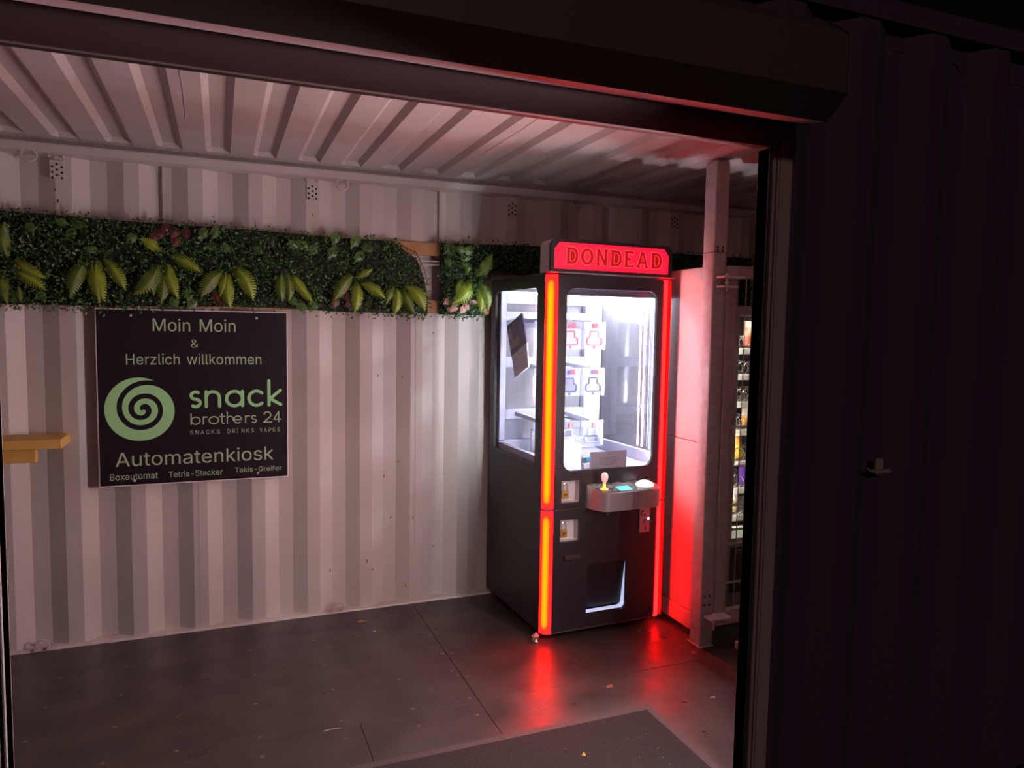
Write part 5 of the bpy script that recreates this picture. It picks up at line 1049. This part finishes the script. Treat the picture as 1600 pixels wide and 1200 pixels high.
def round_leaf(m, name):
    s = MB(); out = []
    for i in range(12):
        t = 2*math.pi*i/12; r = .5*(1+.18*math.cos(t)*-1)
        out.append((.5+r*math.cos(t), 0, r*.85*math.sin(t)))
    out[0] = (1.12, .03, 0)
    k = len(s.v); s.v += [(.45, -.10, 0)]+out
    for i in range(12): s.face((0, 1+i, 1+(i+1) % 12))
    return s.build(name, m, None, fix=False)
RL, RR, RP = round_leaf(M_ROUND, 'round_leaf'), round_leaf(M_REDLEAF, 'red_leaf'), round_leaf(M_PINKLEAF, 'pink_leaf')
def leafs(proto, name, root, zf, lst, size):
    for (x, y) in lst:
        a = random.uniform(0, 2*math.pi); c = zf(x, y); h_ = size/2
        place(proto, name, root, (c[0]-h_*math.cos(a), c[1]-h_*abs(math.sin(a))), (c[0]+h_*math.cos(a), c[1]+h_*abs(math.sin(a))))
leafs(RL, 'round_leaf', h1, z7, [(390, 190), (440, 260), (490, 205), (1270, 260), (1345, 255), (1320, 340), (1412, 352), (1180, 640), (1200, 700), (820, 290), (570, 360), (90, 650), (250, 650), (190, 225), (1090, 690)], 17)
leafs(RL, 'round_leaf', h1, z8, [(310, 325), (375, 335), (440, 360), (560, 380), (575, 290), (725, 405), (782, 355), (310, 680), (370, 720), (440, 710), (90, 365), (700, 310), (240, 650)], 17)
leafs(RR, 'red_leaf', h1, z7, [(1000, 265), (1035, 235), (1085, 255), (1095, 315), (1160, 262), (1350, 655), (1380, 680), (960, 290)], 17)
leafs(RR, 'red_leaf', h1, z8, [(640, 650), (668, 700), (575, 690)], 16)
leafs(RL, 'round_leaf', h2, z8, [(1280, 355), (1305, 370), (1362, 360), (1412, 368), (1282, 440), (1405, 470), (1395, 410)], 15)
leafs(RP, 'pink_leaf', h2, z8, [(1282, 682), (1300, 735), (1318, 725), (1375, 735), (1395, 715), (1440, 690)], 12)
for f in (RL, RR, RP): bpy.data.objects.remove(f)

# ------------------------------------------------------------------ mat and litter
mt = empty('door_mat', (.95, 2.1, 0), 0, 'large black textured rubber mat on the floor just inside the opening', 'mat')
lbx('mat_field', M_MAT, mt, .17, 1.632, 1.72, 2.470, .0008, .007, b=.001)
s = MB()
for a in ((.13, 1.668, 2.4705, 2.506), (1.6325, 1.668, 1.70, 2.470), (.13, .1695, 1.70, 2.470)):
    s.bbox(a[0]-.95, a[1]-.95, a[2]-2.1, a[3]-2.1, .0008, .0045, b=.001)
s.build('mat_border', M_MATEDGE, mt)
def leafbit(x, y, z, r, m, name, label, cat, group, rot):
    s = MB(); n = 7; rr = random.Random(int(x*1000)); k = 0
    s.v = [(0, 0, .004)]+[(r*(1.4 if i % 3 == 0 else .8)*math.cos(2*math.pi*i/n)*rr.uniform(.7, 1.2), r*.7*math.sin(2*math.pi*i/n)*rr.uniform(.7, 1.3), rr.uniform(0, .004)) for i in range(n)]
    for i in range(n): s.face((0, 1+i, 1+(i+1) % n))
    o = s.build(name, m, None, fix=False); o.location = (x, y, z+.0008); o.rotation_euler = (0, 0, rot); tag(o, label, cat, group)
M_DRY = mat('dry_brown_leaf', (.38, .17, .10), .7); M_DRY2 = mat('yellow_dry_leaf', (.62, .42, .08), .7); M_BIT = mat('pale_scrap', (.55, .50, .46), .7)
leafbit(1.590, 2.703, 0, .016, M_DRY, 'dry_leaf', 'reddish brown dry leaf on the floor behind the mat', 'leaf', 'dry leaves on the floor', .3)
leafbit(1.232, 2.271, .007, .011, M_DRY2, 'dry_leaf', 'small yellow dry leaf lying on the black mat', 'leaf', 'dry leaves on the floor', 1.)
leafbit(.690, 3.789, 0, .024, M_DRY, 'dry_leaf', 'long brown dry leaf near the foot of the wall', 'leaf', 'dry leaves on the floor', .2)
leafbit(2.150, 2.86, 0, .016, M_DRY, 'dry_leaf', 'reddish dry leaf beside the foot of the post', 'leaf', 'dry leaves on the floor', .9)
leafbit(1.964, 2.464, 0, .012, M_BIT, 'paper_scrap', 'pale paper scrap on the bare floor right of the mat', 'litter', 'paper scraps on the floor', .4)
leafbit(.725, 3.636, 0, .009, M_BIT, 'paper_scrap', 'tiny pale paper scrap on the floor left of the board joint', 'litter', 'paper scraps on the floor', .4)
leafbit(2.085, 3.15, 0, .010, M_BIT, 'paper_scrap', 'pale paper scrap below the right end of the claw machine', 'litter', 'paper scraps on the floor', .7)
leafbit(2.03, 3.165, 0, .008, M_BIT, 'paper_scrap', 'small pale scrap under the front edge of the claw machine', 'litter', 'paper scraps on the floor', 2.)
s = MB(); s.tube([(-.03, 0, 0), (.0, .004, .001), (.035, 0, 0)], .0018, 5); o = tag(s.build('straw_bit', M_BIT), 'thin pale straw lying on the floor toward the front', 'litter'); o.location = (.385, 2.775, .0022)
s = MB()
for i in range(420):
    x, y = random.uniform(-.6, 2.2), random.uniform(2.0, 3.85)
    onmat = .13 < x < 1.67 and y < 2.507
    if 1.4 < x and y > 3.1: continue
    z = .0078 if onmat else .0012; r = random.uniform(.0007, .0018)
    s.add([(x-r, y, z), (x, y-r, z), (x+r, y, z), (x, y+r, z), (x, y, z+r)], [(0, 1, 4), (1, 2, 4), (2, 3, 4), (3, 0, 4)])
o = tag(s.build('floor_crumbs', M_BIT), 'scattered pale crumbs and grit over the dark floor and mat', 'grit', kind='stuff')
